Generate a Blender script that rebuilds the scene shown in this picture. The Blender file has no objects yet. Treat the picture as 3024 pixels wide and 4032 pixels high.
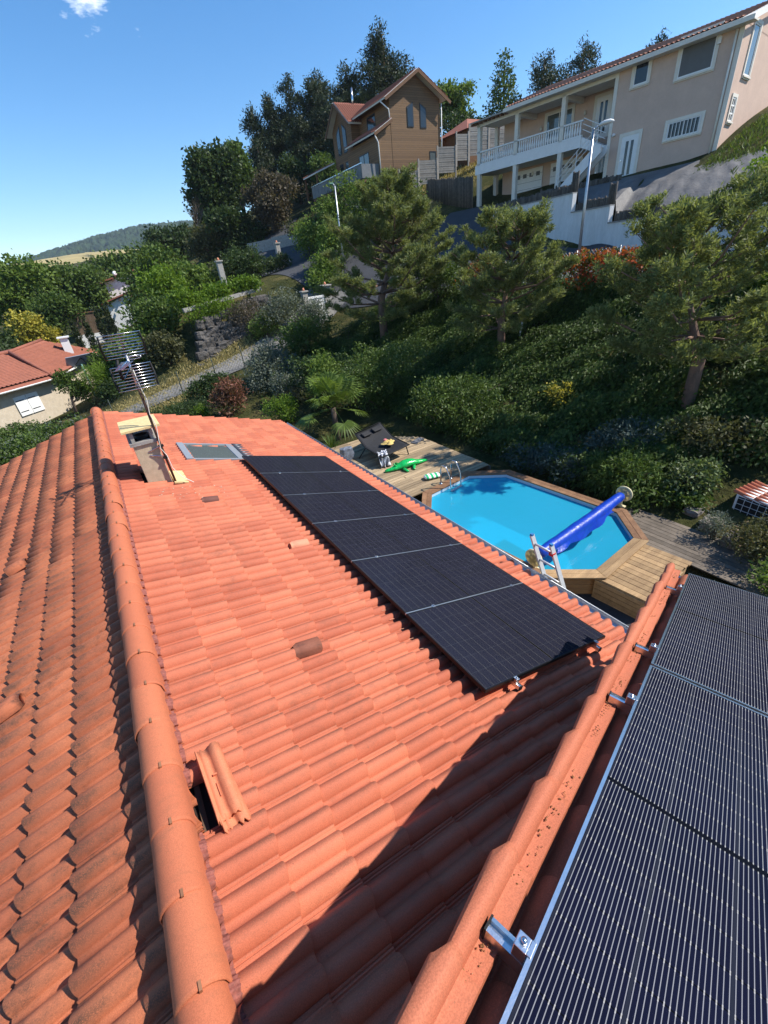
import bpy, math, random
import numpy as np
from mathutils import Vector, Matrix
random.seed(7)
S = bpy.context.scene
R_ = math.radians
# ------------------------------------------------------------------ camera
CAM = Vector((-1.688, -1.579, 3.146))
cd = bpy.data.cameras.new('camera'); cam = bpy.data.objects.new('camera', cd); S.collection.objects.link(cam)
cd.sensor_fit = 'VERTICAL'; cd.sensor_height = 36; cd.lens = 36*1657.18/4032
cd.clip_start = .05; cd.clip_end = 12000
cam.location = CAM; cam.rotation_euler = (R_(59.1185), R_(5.6014), R_(-33.2708))
S.camera = cam
# ------------------------------------------------------------------ sky, sun, exposure
SUN = Vector((1, -.585, 1.26)).normalized()
W = bpy.data.worlds.new('World'); S.world = W; W.use_nodes = True
wn = W.node_tree.nodes; wl = W.node_tree.links
for n in list(wn): wn.remove(n)
sky = wn.new('ShaderNodeTexSky'); sky.sky_type = 'NISHITA'; sky.sun_disc = False
sky.sun_elevation = math.asin(SUN.z); sky.sun_rotation = math.atan2(SUN.x, SUN.y)
sky.altitude = 600; sky.air_density = 1.0; sky.dust_density = .25; sky.ozone_density = 2.0
bg = wn.new('ShaderNodeBackground'); bg.inputs[1].default_value = .142
wo = wn.new('ShaderNodeOutputWorld')
# a few small fair-weather wisps, high in the north
tc = wn.new('ShaderNodeTexCoord')
def wmath(op, a, b=0., c=0.):
    n = wn.new('ShaderNodeMath'); n.operation = op
    for i, q in enumerate((a, b, c)):
        if isinstance(q, (int, float)): n.inputs[i].default_value = q
        else: wl.new(q, n.inputs[i])
    return n.outputs[0]
def wisp(d, size, sc, lo):
    """one small cloud round direction d"""
    dp = wn.new('ShaderNodeVectorMath'); dp.operation = 'DISTANCE'; wl.new(tc.outputs['Generated'], dp.inputs[0]); dp.inputs[1].default_value = d
    fall = wmath('SUBTRACT', 1., wmath('DIVIDE', dp.outputs['Value'], size)); mp = wn.new('ShaderNodeMapping'); mp.inputs['Scale'].default_value = (1, 1, 2.4); mp.inputs['Rotation'].default_value = (0, .3, .2)
    nz = wn.new('ShaderNodeTexNoise'); nz.inputs['Scale'].default_value = sc; nz.inputs['Detail'].default_value = 8; nz.inputs['Roughness'].default_value = .62
    wl.new(tc.outputs['Generated'], mp.inputs[0]); wl.new(mp.outputs[0], nz.inputs['Vector'])
    n = wmath('ADD', nz.outputs['Fac'], wmath('MULTIPLY', fall, .42)); q = wmath('MULTIPLY', wmath('SUBTRACT', n, lo), 3.2); q = wmath('MULTIPLY', q, wmath('MINIMUM', wmath('MAXIMUM', wmath('MULTIPLY', fall, 4.), 0.), 1.))
    return wmath('MINIMUM', wmath('MAXIMUM', q, 0.), .8)
cl = wmath('MAXIMUM', wisp((.150, .925, .349), .050, 34, .73), wisp((.213, .923, .321), .022, 46, .86))
hs = wn.new('ShaderNodeHueSaturation'); hs.inputs['Saturation'].default_value = 1.32; wl.new(sky.outputs[0], hs.inputs['Color'])
mx = wn.new('ShaderNodeMix'); mx.data_type = 'RGBA'; mx.inputs['B'].default_value = (7.2, 7.6, 8.2, 1)
wl.new(cl, mx.inputs['Factor']); wl.new(hs.outputs[0], mx.inputs['A']); wl.new(mx.outputs['Result'], bg.inputs[0]); wl.new(bg.outputs[0], wo.inputs[0])
sl = bpy.data.lights.new('sun', 'SUN'); sl.energy = 5.0; sl.angle = R_(.53); sl.color = (1, .94, .85)
so = bpy.data.objects.new('sun', sl); S.collection.objects.link(so); so.rotation_euler = SUN.to_track_quat('Z', 'Y').to_euler(); so.location = (30, -15, 40)
S.view_settings.view_transform = 'Standard'; S.view_settings.look = 'None'; S.view_settings.exposure = .56; S.view_settings.gamma = 1
S.cycles.max_bounces = 6; S.cycles.transparent_max_bounces = 12; S.cycles.caustics_reflective = False; S.cycles.caustics_refractive = False
S.cycles.use_denoising = True

# ------------------------------------------------------------------ helpers
WM = {}                                                     # world matrix of every object
I4 = Matrix.Identity(4)
def link(o, parent=None, M=I4):
    S.collection.objects.link(o); o.matrix_basis = M; WM[o.name] = M.copy()
    if parent is not None:
        o.parent = parent; o.matrix_parent_inverse = WM[parent.name].inverted()
    return o
def tag(o, label=None, cat=None, group=None, kind=None):
    if label: o['label'] = label
    if cat: o['category'] = cat
    if group: o['group'] = group
    if kind: o['kind'] = kind
    return o
def thing(name, label, cat, loc=(0, 0, 0), rz=0, group=None):
    o = bpy.data.objects.new(name, None); o.empty_display_size = .3
    link(o, None, Matrix.Translation(loc) @ Matrix.Rotation(rz, 4, 'Z'))
    return tag(o, label, cat, group)
def frame(o, x, y, z):
    m = Matrix.Identity(4)
    for i, c in enumerate((x, y, z)):
        for j in range(3): m[j][i] = c[j]
    m.translation = Vector(o); return m
class G:
    """collects shapes; obj() links them as one mesh object"""
    def __init__(s): s.v = []; s.f = []
    def add(s, v, f):
        n = len(s.v); s.v += [tuple(p) for p in v]; s.f += [tuple(i+n for i in q) for q in f]; return s
    def box(s, x0, y0, z0, x1, y1, z1):
        return s.add([(x, y, z) for z in (z0, z1) for x, y in ((x0, y0), (x1, y0), (x1, y1), (x0, y1))],
                     [(3, 2, 1, 0), (4, 5, 6, 7), (0, 1, 5, 4), (1, 2, 6, 5), (2, 3, 7, 6), (3, 0, 4, 7)])
    def bar(s, a, b, w, h, up=(0, 0, 1)):
        a = Vector(a); b = Vector(b); d = (b-a).normalized(); u = Vector(up); r = d.cross(u)
        if r.length < 1e-4: r = d.cross(Vector((1, 0, 0)))
        r.normalize(); u = r.cross(d); r *= w/2; u *= h/2
        return s.add([p+q for p in (a, b) for q in (-r-u, r-u, r+u, -r+u)],
                     [(3, 2, 1, 0), (4, 5, 6, 7), (0, 1, 5, 4), (1, 2, 6, 5), (2, 3, 7, 6), (3, 0, 4, 7)])
    def prism(s, poly, z0, z1):
        n = len(poly); v = [(x, y, z0) for x, y in poly]+[(x, y, z1) for x, y in poly]
        return s.add(v, [tuple(range(n))[::-1], tuple(range(n, 2*n))]+[(i, (i+1) % n, n+(i+1) % n, n+i) for i in range(n)])
    def extr(s, poly, vec):
        n = len(poly); vec = Vector(vec); p = [Vector(q) for q in poly]
        return s.add(p+[q+vec for q in p], [tuple(range(n))[::-1], tuple(range(n, 2*n))]+[(i, (i+1) % n, n+(i+1) % n, n+i) for i in range(n)])
    def quad(s, *p): return s.add(p, [tuple(range(len(p)))])
    def tube(s, pts, r, n=8, cap=True):
        pts = [Vector(p) for p in pts]; m = len(pts)
        rr = [r]*m if isinstance(r, (int, float)) else r
        v = []; f = []; u = None
        for i, p in enumerate(pts):
            d = (pts[min(i+1, m-1)]-pts[max(i-1, 0)]).normalized()
            if u is None: u = d.orthogonal().normalized()
            else: u = (u-d*u.dot(d)).normalized()
            w = d.cross(u)
            v += [p+(u*math.cos(k*2*math.pi/n)+w*math.sin(k*2*math.pi/n))*rr[i] for k in range(n)]
        for i in range(m-1):
            for k in range(n): f.append((i*n+k, i*n+(k+1) % n, (i+1)*n+(k+1) % n, (i+1)*n+k))
        if cap: f += [tuple(range(n))[::-1], tuple(range((m-1)*n, m*n))]
        return s.add(v, f)
    def lathe(s, prof, n=16, c=(0, 0, 0), ax=2):
        v = []; f = []
        for r, h in prof:
            for k in range(n):
                a = 2*math.pi*k/n; q = (r*math.cos(a), r*math.sin(a), h)
                if ax == 0: q = (q[2], q[0], q[1])
                if ax == 1: q = (q[1], q[2], q[0])
                v.append((q[0]+c[0], q[1]+c[1], q[2]+c[2]))
        for i in range(len(prof)-1):
            for k in range(n): f.append((i*n+k, i*n+(k+1) % n, (i+1)*n+(k+1) % n, (i+1)*n+k))
        f += [tuple(range(n))[::-1], tuple(range((len(prof)-1)*n, len(prof)*n))]
        return s.add(v, f)
    def mesh(s, name, mat, sm=False):
        me = bpy.data.meshes.new(name); me.from_pydata(s.v, [], s.f); me.materials.append(mat)
        if sm: me.polygons.foreach_set('use_smooth', [True]*len(me.polygons))
        me.update(); return me
    def obj(s, name, mat, par=None, sm=False, M=I4, bev=0, local=False):
        o = bpy.data.objects.new(name, s.mesh(name, mat, sm))
        if local and par is not None: M = WM[par.name] @ M
        link(o, par, M)
        if bev:
            b = o.modifiers.new('bevel', 'BEVEL'); b.width = bev; b.segments = 2; b.limit_method = 'ANGLE'
        return o
def meshnp(name, v, f, mat, sm=False):
    v = np.asarray(v, np.float32); f = np.asarray(f, np.int32)
    me = bpy.data.meshes.new(name); k = f.shape[1]
    me.vertices.add(len(v)); me.vertices.foreach_set('co', v.ravel())
    me.loops.add(f.size); me.loops.foreach_set('vertex_index', f.ravel())
    me.polygons.add(len(f)); me.polygons.foreach_set('loop_start', np.arange(0, f.size, k, dtype=np.int32))
    if sm: me.polygons.foreach_set('use_smooth', np.ones(len(f), bool))
    me.materials.append(mat); me.update(calc_edges=True); return me
def objnp(name, v, f, mat, par=None, sm=False, M=I4):
    return link(bpy.data.objects.new(name, meshnp(name, v, f, mat, sm)), par, M)
def copy_tree(o, M, parent=None):
    """copy of a thing with its parts; M = world matrix of the copy"""
    c = o.copy(); S.collection.objects.link(c); old = WM[o.name]
    c.matrix_basis = M; WM[c.name] = M.copy()
    for ch in [q for q in S.objects if q.parent == o]: _cp(ch, c, M @ old.inverted())
    return c
def _cp(ch, par, T):
    d = ch.copy(); S.collection.objects.link(d); d.parent = par
    d.matrix_parent_inverse = ch.matrix_parent_inverse.copy(); d.matrix_basis = ch.matrix_basis.copy(); WM[d.name] = T @ WM[ch.name]
    for g in [q for q in S.objects if q.parent == ch]: _cp(g, d, T)

# ------------------------------------------------------------------ materials
def nt(name):
    m = bpy.data.materials.new(name); m.use_nodes = True
    t = m.node_tree; b = t.nodes['Principled BSDF']; return m, t, b
def N(t, typ, **kw):
    n = t.nodes.new('ShaderNode'+typ)
    for k, v in kw.items():
        if isinstance(k, str) and hasattr(n, k): setattr(n, k, v)
        else: n.inputs[k].default_value = v
    return n
def math_(t, op, a, b=None, c=None):
    n = t.nodes.new('ShaderNodeMath'); n.operation = op
    for i, q in enumerate((a, b, c)):
        if q is None: continue
        if isinstance(q, (int, float)): n.inputs[i].default_value = q
        else: t.links.new(q, n.inputs[i])
    return n.outputs[0]
def mixc(t, fac, a, b, mode='MIX'):
    n = t.nodes.new('ShaderNodeMix'); n.data_type = 'RGBA'; n.blend_type = mode
    for nm, q in (('Factor', fac), ('A', a), ('B', b)):
        s = [i for i in n.inputs if i.name == nm and (i.type == ('VALUE' if nm == 'Factor' else 'RGBA'))][0]
        if isinstance(q, (int, float)): s.default_value = q
        elif isinstance(q, tuple): s.default_value = (*q[:3], 1)
        else: t.links.new(q, s)
    return [o for o in n.outputs if o.type == 'RGBA'][0]
def noise(t, scale, detail=4, rough=.55, vec=None, dist=0):
    n = t.nodes.new('ShaderNodeTexNoise'); n.inputs['Scale'].default_value = scale; n.inputs['Detail'].default_value = detail
    n.inputs['Roughness'].default_value = rough; n.inputs['Distortion'].default_value = dist
    if vec is not None: t.links.new(vec, n.inputs['Vector'])
    return n.outputs['Fac']
def ramp(t, fac, *st):
    n = t.nodes.new('ShaderNodeValToRGB'); e = n.color_ramp.elements
    while len(e) < len(st): e.new(.5)
    for q, (p, c) in zip(e, st): q.position = p; q.color = (*c[:3], 1) if isinstance(c, tuple) else (c, c, c, 1)
    t.links.new(fac, n.inputs[0]); return n.outputs[0]
def pos(t): return t.nodes.new('ShaderNodeNewGeometry').outputs['Position']
def objc(t): return t.nodes.new('ShaderNodeTexCoord').outputs['Object']
def scl(t, vec, s):
    n = t.nodes.new('ShaderNodeMapping'); n.inputs['Scale'].default_value = s; t.links.new(vec, n.inputs[0]); return n.outputs[0]
def bump(t, b, h, st, dist=.02):
    n = t.nodes.new('ShaderNodeBump'); n.inputs['Strength'].default_value = st; n.inputs['Distance'].default_value = dist
    t.links.new(h, n.inputs['Height']); t.links.new(n.outputs[0], b.inputs['Normal']); return n
def mat(name, c, rough=.8, var=.25, sc=3., bs=0., bsc=40., spec=.3, metal=0., c2=None, coord='pos', stretch=None, rnd=0., bd=.02):
    """base colour mottled by two noises, optional bump and object-to-object variation"""
    m, t, b = nt(name); v = pos(t) if coord == 'pos' else objc(t)
    if stretch: v = scl(t, v, stretch)
    c2 = c2 or tuple(x*(1-var) for x in c)
    f = math_(t, 'ADD', math_(t, 'MULTIPLY', noise(t, sc, 5, .6, v), .65), math_(t, 'MULTIPLY', noise(t, sc*7.3, 3, .6, v), .35))
    col = ramp(t, f, (.34, c2), (.66, tuple(min(1, x*(1+var*.35)) for x in c)))
    if rnd:
        oi = t.nodes.new('ShaderNodeObjectInfo').outputs['Random']
        k = math_(t, 'ADD', math_(t, 'MULTIPLY', oi, rnd), 1-rnd/2)
        col = mixc(t, 1., col, ramp(t, oi, (0, 1-rnd), (1, 1.)), 'MULTIPLY')
    t.links.new(col, b.inputs['Base Color']); b.inputs['Roughness'].default_value = rough
    b.inputs['Specular IOR Level'].default_value = spec; b.inputs['Metallic'].default_value = metal
    if bs: bump(t, b, noise(t, bsc, 4, .6, v), bs, bd)
    return m
def leafmat(name, c1, c2, c3=None, tr=.35, rough=.55):
    m, t, b = nt(name); g = t.nodes.new('ShaderNodeNewGeometry'); r = g.outputs['Random Per Island']
    v = noise(t, .9, 3, .6, g.outputs['Position'])
    f = math_(t, 'ADD', math_(t, 'MULTIPLY', r, .6), math_(t, 'MULTIPLY', math_(t, 'SUBTRACT', v, .2), .6))
    col = ramp(t, f, *((.1, c1), (.85, c2)) if c3 is None else ((.1, c1), (.72, c2), (.97, c3)))
    t.links.new(col, b.inputs['Base Color']); b.inputs['Roughness'].default_value = rough; b.inputs['Specular IOR Level'].default_value = .25
    tl = t.nodes.new('ShaderNodeBsdfTranslucent'); mx = t.nodes.new('ShaderNodeMixShader'); mx.inputs[0].default_value = tr
    t.links.new(mixc(t, 1., col, (1., 1., .55), 'MULTIPLY'), tl.inputs[0])
    t.links.new(b.outputs[0], mx.inputs[1]); t.links.new(tl.outputs[0], mx.inputs[2])
    t.links.new(mx.outputs[0], t.nodes['Material Output'].inputs[0]); return m

def tilemat(name, hi, lo, dark, grime):
    """terracotta: colour from tile to tile, grain, sooty lichen patches"""
    m, t, b = nt(name); g = t.nodes.new('ShaderNodeNewGeometry'); p = g.outputs['Position']
    r = t.nodes.new('ShaderNodeObjectInfo').outputs['Random']
    at = t.nodes.new('ShaderNodeAttribute'); at.attribute_name = 'rnd'
    rr = math_(t, 'FRACT', math_(t, 'ADD', r, at.outputs['Fac']))
    f = math_(t, 'ADD', math_(t, 'MULTIPLY', rr, .62), math_(t, 'MULTIPLY', noise(t, 2.3, 6, .7, p), .45))
    col = ramp(t, f, (.2, lo), (.8, hi))
    gr = ramp(t, noise(t, 230, 2, .6, p), (.36, .80), (.62, 1.06)); col = mixc(t, 1., col, gr, 'MULTIPLY')
    gm = math_(t, 'MULTIPLY', noise(t, 9., 6, .72, scl(t, p, (1., 2.2, 1.))), math_(t, 'ADD', math_(t, 'MULTIPLY', noise(t, .8, 3, .5, p), .8), .55))
    dt = t.nodes.new('ShaderNodeAttribute'); dt.attribute_name = 'dirt'
    dk = math_(t, 'MULTIPLY', math_(t, 'MULTIPLY', dt.outputs['Fac'], ramp(t, noise(t, 3.1, 4, .6, p), (.30, .15), (.58, 1.))), ramp(t, noise(t, 170, 3, .75, p), (.36, .1), (.54, 1.)))
    col = mixc(t, math_(t, 'MULTIPLY', dk, min(1., grime*1.25)), col, dark)
    gm2 = math_(t, 'MULTIPLY', ramp(t, gm, (.5, 0.), (.72, 1.)), ramp(t, noise(t, 160, 2, .7, p), (.38, .25), (.6, 1.)))
    col = mixc(t, math_(t, 'MULTIPLY', gm2, grime), col, dark)
    sp = ramp(t, noise(t, 95, 1, .5, p), (.735, 0.), (.76, 1.)); col = mixc(t, math_(t, 'MULTIPLY', sp, .5), col, dark)
    t.links.new(col, b.inputs['Base Color']); b.inputs['Roughness'].default_value = .72; b.inputs['Specular IOR Level'].default_value = .28
    bump(t, b, math_(t, 'ADD', noise(t, 320, 3, .7, p), math_(t, 'MULTIPLY', noise(t, 24, 3, .6, p), .8)), .35, .004)
    return m

MT = tilemat('terracotta_clean', (.56, .172, .092), (.43, .116, .062), (.15, .07, .046), .6)  # right slope: the tiles' own colour, cleaner than the left
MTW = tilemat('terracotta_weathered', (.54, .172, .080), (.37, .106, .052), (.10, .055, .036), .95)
MTG = tilemat('terracotta_wing', (.52, .165, .085), (.44, .13, .066), (.20, .09, .05), .5)
MRT = tilemat('terracotta_ridge', (.52, .165, .080), (.46, .135, .066), (.22, .10, .055), .55)
MOLD = tilemat('terracotta_old', (.24, .085, .05), (.15, .06, .045), (.05, .035, .03), 1.)
MPALE = tilemat('terracotta_new', (.66, .27, .16), (.62, .24, .14), (.3, .12, .08), .2)
MBRK = tilemat('terracotta_broken', (.62, .21, .105), (.55, .17, .085), (.62, .45, .28), .3)
M_UND = mat('roof_underlay', (.035, .022, .018), .95)
M_ALU = mat('aluminium', (.72, .73, .74), .28, .12, 30, metal=1., spec=.5, bs=.05, bsc=200)
M_ALUL = mat('ladder_aluminium', (.66, .67, .68), .42, .1, 20, metal=.25)
M_ALUD = mat('black_anodised', (.018, .018, .019), .35, .2, 20, metal=.6)
M_STEEL = mat('steel', (.6, .61, .63), .22, .1, 30, metal=1.)
M_ZINC = mat('zinc', (.50, .52, .54), .38, .2, 8, metal=.8)
M_ZINCD = mat('dark_flashing', (.10, .105, .12), .45, .3, 20, metal=.5)
M_WHITE = mat('white_paint', (.78, .78, .76), .55, .08, 3)
M_RUST = mat('rusty_pipe', (.13, .075, .055), .7, .5, 30, metal=.4)
M_REND = mat('chimney_render', (.55, .44, .30), .95, .2, 12, .9, 260, bd=.01)
M_CONC = mat('concrete', (.36, .34, .31), .95, .35, 6, .6, 120)
M_OSB = mat('plywood', (.72, .55, .27), .8, .22, 18, .25, 90, stretch=(1, 1, 1))
M_BLACK = mat('black_rubber', (.012, .012, .012), .6, .2)
M_PLEAT = mat('pleated_lead_strip', (.27, .085, .065), .7, .5, 60)
M_CABLE = mat('white_cable', (.75, .70, .62), .5, .1)
M_WOOD = mat('deck_pine', (.46, .30, .15), .75, .38, 1.1, .35, 30, c2=(.29, .18, .09), stretch=(1.2, 9, 9), rnd=.35)
M_DECK = mat('weathered_deck', (.52, .385, .23), .8, .35, 1.3, .35, 40, c2=(.34, .25, .155), stretch=(.8, 9, 9), rnd=.5)
M_DECKG = mat('grey_old_deck', (.20, .165, .13), .9, .4, 1.2, .4, 40, rnd=.3)
M_POOLW = mat('pool_boards', (.40, .22, .09), .7, .4, 1.2, .35, 30, c2=(.24, .12, .05), stretch=(1, 1, 8), rnd=.25)
M_RIM = mat('pool_rim_boards', (.30, .165, .085), .7, .4, 1.2, .35, 30, c2=(.17, .085, .045), stretch=(3, 3, 3), rnd=.25)
M_LINER = mat('pool_liner', (.012, .42, .68), .5, .08, 2)
M_LINERT = mat('liner_rim', (.55, .66, .74), .45, .1, 4)
M_SLATE = mat('slate_paving', (.045, .047, .05), .75, .25, 3, .15, 60, rnd=.25)
M_BLUE = mat('blue_cover', (.004, .045, .40), .36, .3, 6, .2, 16, spec=.5, bd=.05)
M_CREAM = mat('cream_plastic', (.70, .62, .38), .45, .12)
M_GREEN = None
def soil():
    m, t, b = nt('hillside_soil'); p = pos(t)
    a = noise(t, .35, 6, .65, p); c = noise(t, 6, 5, .7, p)
    col = ramp(t, a, (.35, (.035, .045, .014)), (.5, (.07, .075, .025)), (.62, (.17, .14, .055)))
    col = mixc(t, ramp(t, c, (.35, .75), (.65, .1)), col, (.03, .03, .014))
    t.links.new(col, b.inputs['Base Color']); b.inputs['Roughness'].default_value = 1; b.inputs['Specular IOR Level'].default_value = .05
    bump(t, b, c, .9, .15); return m
M_SOIL = soil()
M_ASPH = mat('asphalt', (.062, .064, .07), .92, .25, 1.4, .4, 60)
M_LANE = mat('worn_lane', (.21, .20, .185), .95, .25, 1.2, .4, 60)

# ------------------------------------------------------------------ terrain
CP = np.array([
(-14,-14,-3.6),(0,-14,-3.3),(12,-14,-3),(-8,0,-3.6),(-8,10,-3.9),(-4,13.5,-3.7),(0,5,-3.2),(0,0,-3.2),(3,0,-3.2),(5,0,-3.2),(8,0,-3.15),(3,5,-3.2),(6,4,-3.85),(8.2,4,-3.15),(3,9,-3.2),(6,9,-3.2),(7.4,11,-3.1),(3,13,-3.3),(8.4,7.5,-3.1),(9,1,-3.0),(10,-2,-2.9),(12,-6,-2.6),
(12.3,4,-1.6),(13.2,12.2,-1.0),(13,21.6,-1.05),(10,12.5,-2.5),(9.5,17,-2.6),(6,16,-3.1),(16.8,10,1.15),(17.6,12.7,1.4),(16,5,.6),(17.5,1,1.1),(17,-6,1.3),(16.8,17,1.0),(15.8,23,.5),
(19,10,1.55),(19,13,1.6),(21.5,15,2.2),(23.4,16.2,2.5),(23.8,18.6,2.95),(22.8,13.2,2.1),(21.9,8,1.95),(23,3,2.0),(21,22,2.2),(18,24,1.3),(18,27,1.2),(20,30,2.4),(23.5,25,3.9),(25.0,24.9,4.55),(24.5,-6,2.2),
(24.3,10,3.8),(25.2,14,4.4),(25.6,17,5.0),(26.3,22,5.5),(27,28,5.9),(29,28,5.95),(29,20,5.95),(29,14,5.95),(28.4,12.5,6.0),(31,11,7.2),(33,6,8.5),(29,5,6),(27,0,4.2),(40,10,9.5),(40,25,10),(36,34,10.5),
(-1.2,28.4,-3.2),(7.7,29.2,-1.7),(11,30.5,-.9),(14,31.7,-.4),(-8,26,-4.3),(-14,30,-5),(4,26,-2.6),(9,25,-1.9),(4.6,32,-1.6),(0,33,-2.7),(-3,36,-4),(-7,38,-4.6),(-3,44,-4.6),(-12,45,-5),(-2,60,-2.6),(2,70,-2.0),(-7,60,-3),(-6,70,-2.5),(-25,60,-6),(-25,20,-6),
(4,37,1.0),(8.5,37.7,2.3),(13,37,2.4),(16,45,3.1),(12,50,3.4),(18,55,5.3),(21.6,51.5,5.7),(19,38,4.0),(21,42,6.0),(24,42,7.0),(25.4,38.5,7.2),(30,36,8.6),(33,41,11),(38,50,12.5),(34,75,13.4),(22,70,8),(15,66,6),(6,53,1.0),(8,60,1.5),
(-20,110,-2),(10,110,5),(50,110,20),(70,60,22),(70,20,16),(60,-10,12),(30,-30,6),(0,-40,-4),(-40,-20,-7),(-60,60,-9),(-50,120,-6),
(0,300,8),(150,300,45),(-150,250,-5),(250,100,45),(200,-150,20),(-200,-100,-20),(0,-250,-10),(60,700,38),(-300,600,20)], float)
_x = CP[:, :2]; _n = len(CP)
_A = np.zeros((_n+3, _n+3)); _A[:_n, :_n] = np.linalg.norm(_x[:, None]-_x[None], axis=2)-np.eye(_n)*.15
_P = np.c_[np.ones(_n), _x]; _A[:_n, _n:] = _P; _A[_n:, :_n] = _P.T
_w = np.linalg.solve(_A, np.r_[CP[:, 2], 0, 0, 0])
def H(x, y):
    x = np.atleast_1d(np.asarray(x, float)); y = np.atleast_1d(np.asarray(y, float))
    q = np.stack([x.ravel(), y.ravel()], 1); o = np.zeros(len(q))
    for i in range(0, len(q), 4000):
        s = q[i:i+4000]; o[i:i+4000] = np.linalg.norm(s[:, None]-_x[None], axis=2) @ _w[:_n]+_w[_n]+s @ _w[_n+1:]
    return o.reshape(x.shape)
def h(x, y): return float(H(x, y)[0])
def axis(*seg):
    out = []
    for a, b, st in seg: out += list(np.arange(a, b, st))
    return np.array(out)
gx = axis((-900, -300, 100), (-300, -60, 30), (-60, -20, 5), (-20, 2.4, .8), (2.4, 9, .3), (9, 40, .8), (40, 100, 5), (100, 400, 40), (400, 1001, 150))
gy = axis((-500, -60, 60), (-60, -15, 5), (-15, .6, .8), (.6, 8, .3), (8, 65, .8), (65, 130, 4), (130, 400, 30), (400, 1001, 100))
GX, GY = np.meshgrid(gx, gy); GZ = H(GX, GY)
# pit under the pool so that the basin can sit in the ground
_c, _s = math.cos(R_(5)), math.sin(R_(5)); _lx = abs((GX-5.68)*_c+(GY-4.41)*_s); _ly = abs(-(GX-5.68)*_s+(GY-4.41)*_c)
GZ = np.where((_lx < 1.95) & (_ly < 2.8) & (_lx+_ly < 3.75), -4.1, GZ)
nx, ny = len(gx), len(gy); ii = np.arange(nx*ny).reshape(ny, nx)
fq = np.stack([ii[:-1, :-1], ii[:-1, 1:], ii[1:, 1:], ii[1:, :-1]], -1).reshape(-1, 4)
tag(objnp('ground', np.stack([GX, GY, GZ], -1).reshape(-1, 3), fq, M_SOIL, sm=True), 'earthy green hillside rising behind the pool', kind='structure')

def ribbon(name, pts, width, m, dz=.03, kind='structure', label=None):
    """strip of road laid on the ground along a centre line"""
    P = []; 
    for (a, b) in zip(pts[:-1], pts[1:]):
        k = max(2, int(math.dist(a[:2], b[:2])/.6))
        P += [tuple(a[j]+(b[j]-a[j])*i/k for j in range(len(a))) for i in range(k)]
    P.append(pts[-1]); P = np.array([p if len(p) == 3 else (*p, width) for p in P])
    for _ in range(6): P[1:-1] = (P[:-2]+2*P[1:-1]+P[2:])/4
    d = np.gradient(P[:, :2], axis=0); d /= np.linalg.norm(d, axis=1)[:, None]; nn = np.stack([-d[:, 1], d[:, 0]], 1)
    K = 9; off = np.linspace(-.5, .5, K)
    XY = P[:, None, :2]+nn[:, None]*(off[None, :, None]*P[:, None, 2:3])
    Z = H(XY[..., 0], XY[..., 1])+dz
    i = np.arange(len(P)*K).reshape(len(P), K)
    f = np.stack([i[:-1, :-1], i[1:, :-1], i[1:, 1:], i[:-1, 1:]], -1).reshape(-1, 4)
    o = objnp(name, np.concatenate([XY, Z[..., None]], -1).reshape(-1, 3), f, m, sm=True); tag(o, label, None, None, kind); return o
ribbon('road', [(21.5, -12, 5), (21, 6, 5), (20.8, 14, 5), (20.5, 22, 6), (19, 28, 6), (17.5, 36, 6), (16.5, 45, 6), (19.5, 54, 5), (24, 62, 5)], 5, M_ASPH, .05, label='dark asphalt street climbing past the gates')
ribbon('driveway', [(21.5, 21, 7), (24.3, 27, 6), (27.5, 28.5, 5)], 5, M_ASPH, .09, label='asphalt drive up to the garages')
ribbon('lane', [(-12, 25.5, 2.2), (-1.2, 28.6, 2.2), (7.6, 29.4, 2.4), (12, 31.3, 2.6), (16, 33.5, 4)], 2.3, M_LANE, .06, label='pale worn lane behind the house')

# ------------------------------------------------------------------ the house whose roof fills the foreground
TH = R_(17.8975); CT, ST = math.cos(TH), math.sin(TH)
XR, ZR = -2.29, .5925
FR = frame((0, 0, 0), (CT, 0, -ST), (0, 1, 0), (ST, 0, CT))           # right slope: x down, y along the ridge, z out
FL = frame((XR, 0, ZR), (-CT, 0, -ST), (0, -1, 0), (-ST, 0, CT))      # left slope
OW = Vector((1.9102, -.5005, .5567)); AW = Vector((-.91086, -.25859, .32165)).normalized()
BW = Vector((.27026, -.96275, -.00868)); BW = (BW-AW*BW.dot(AW)).normalized(); NW = AW.cross(BW)
FW = frame(OW, -AW, -BW, NW)                                            # wing: x down (= -s), y = -t
NB, TZ = -.176, .365
rng = np.random.default_rng(3)
def prof(y):
    z = 0.
    for yc in (.052, .2045):
        d = abs(y-yc)/.054
        if d < 1: z = max(z, .060*math.cos(d*math.pi/2)**.62)
    if .272 < y < .281: z += .007
    elif .2835 < y < .2885: z -= .006
    elif y > .2885: z += .004
    return z
def tile_arrays():
    ys = [-.0035, -.0005, .004, .012, .026, .040, .052, .064, .078, .092, .1, .1045, .107, .128, .1495, .1525, .157, .1645, .1785, .1925, .2045, .2165, .2305, .2445, .2525, .257, .2595, .2715, .2725, .280, .2815, .2832, .284, .288, .2892, .299, .3022, .3045]
    v = []; f = []; n = len(ys)
    for x, dz, th in ((0, -.004, 0), (TZ-.004, .034, 0), (TZ, .031, 0), (TZ-.002, .034, .026)):
        for i, y in enumerate(ys):
            e = -.012 if i in (0,) else (-.016 if i == len(ys)-1 else 0)
            v.append((x, y, prof(y)+dz-th+e))
    for r in range(3):
        for i in range(n-1): f.append((r*n+i, (r+1)*n+i, (r+1)*n+i+1, r*n+i+1))
    return np.array(v, np.float32), np.array(f, np.int32)
TV, TF = tile_arrays()
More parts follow.
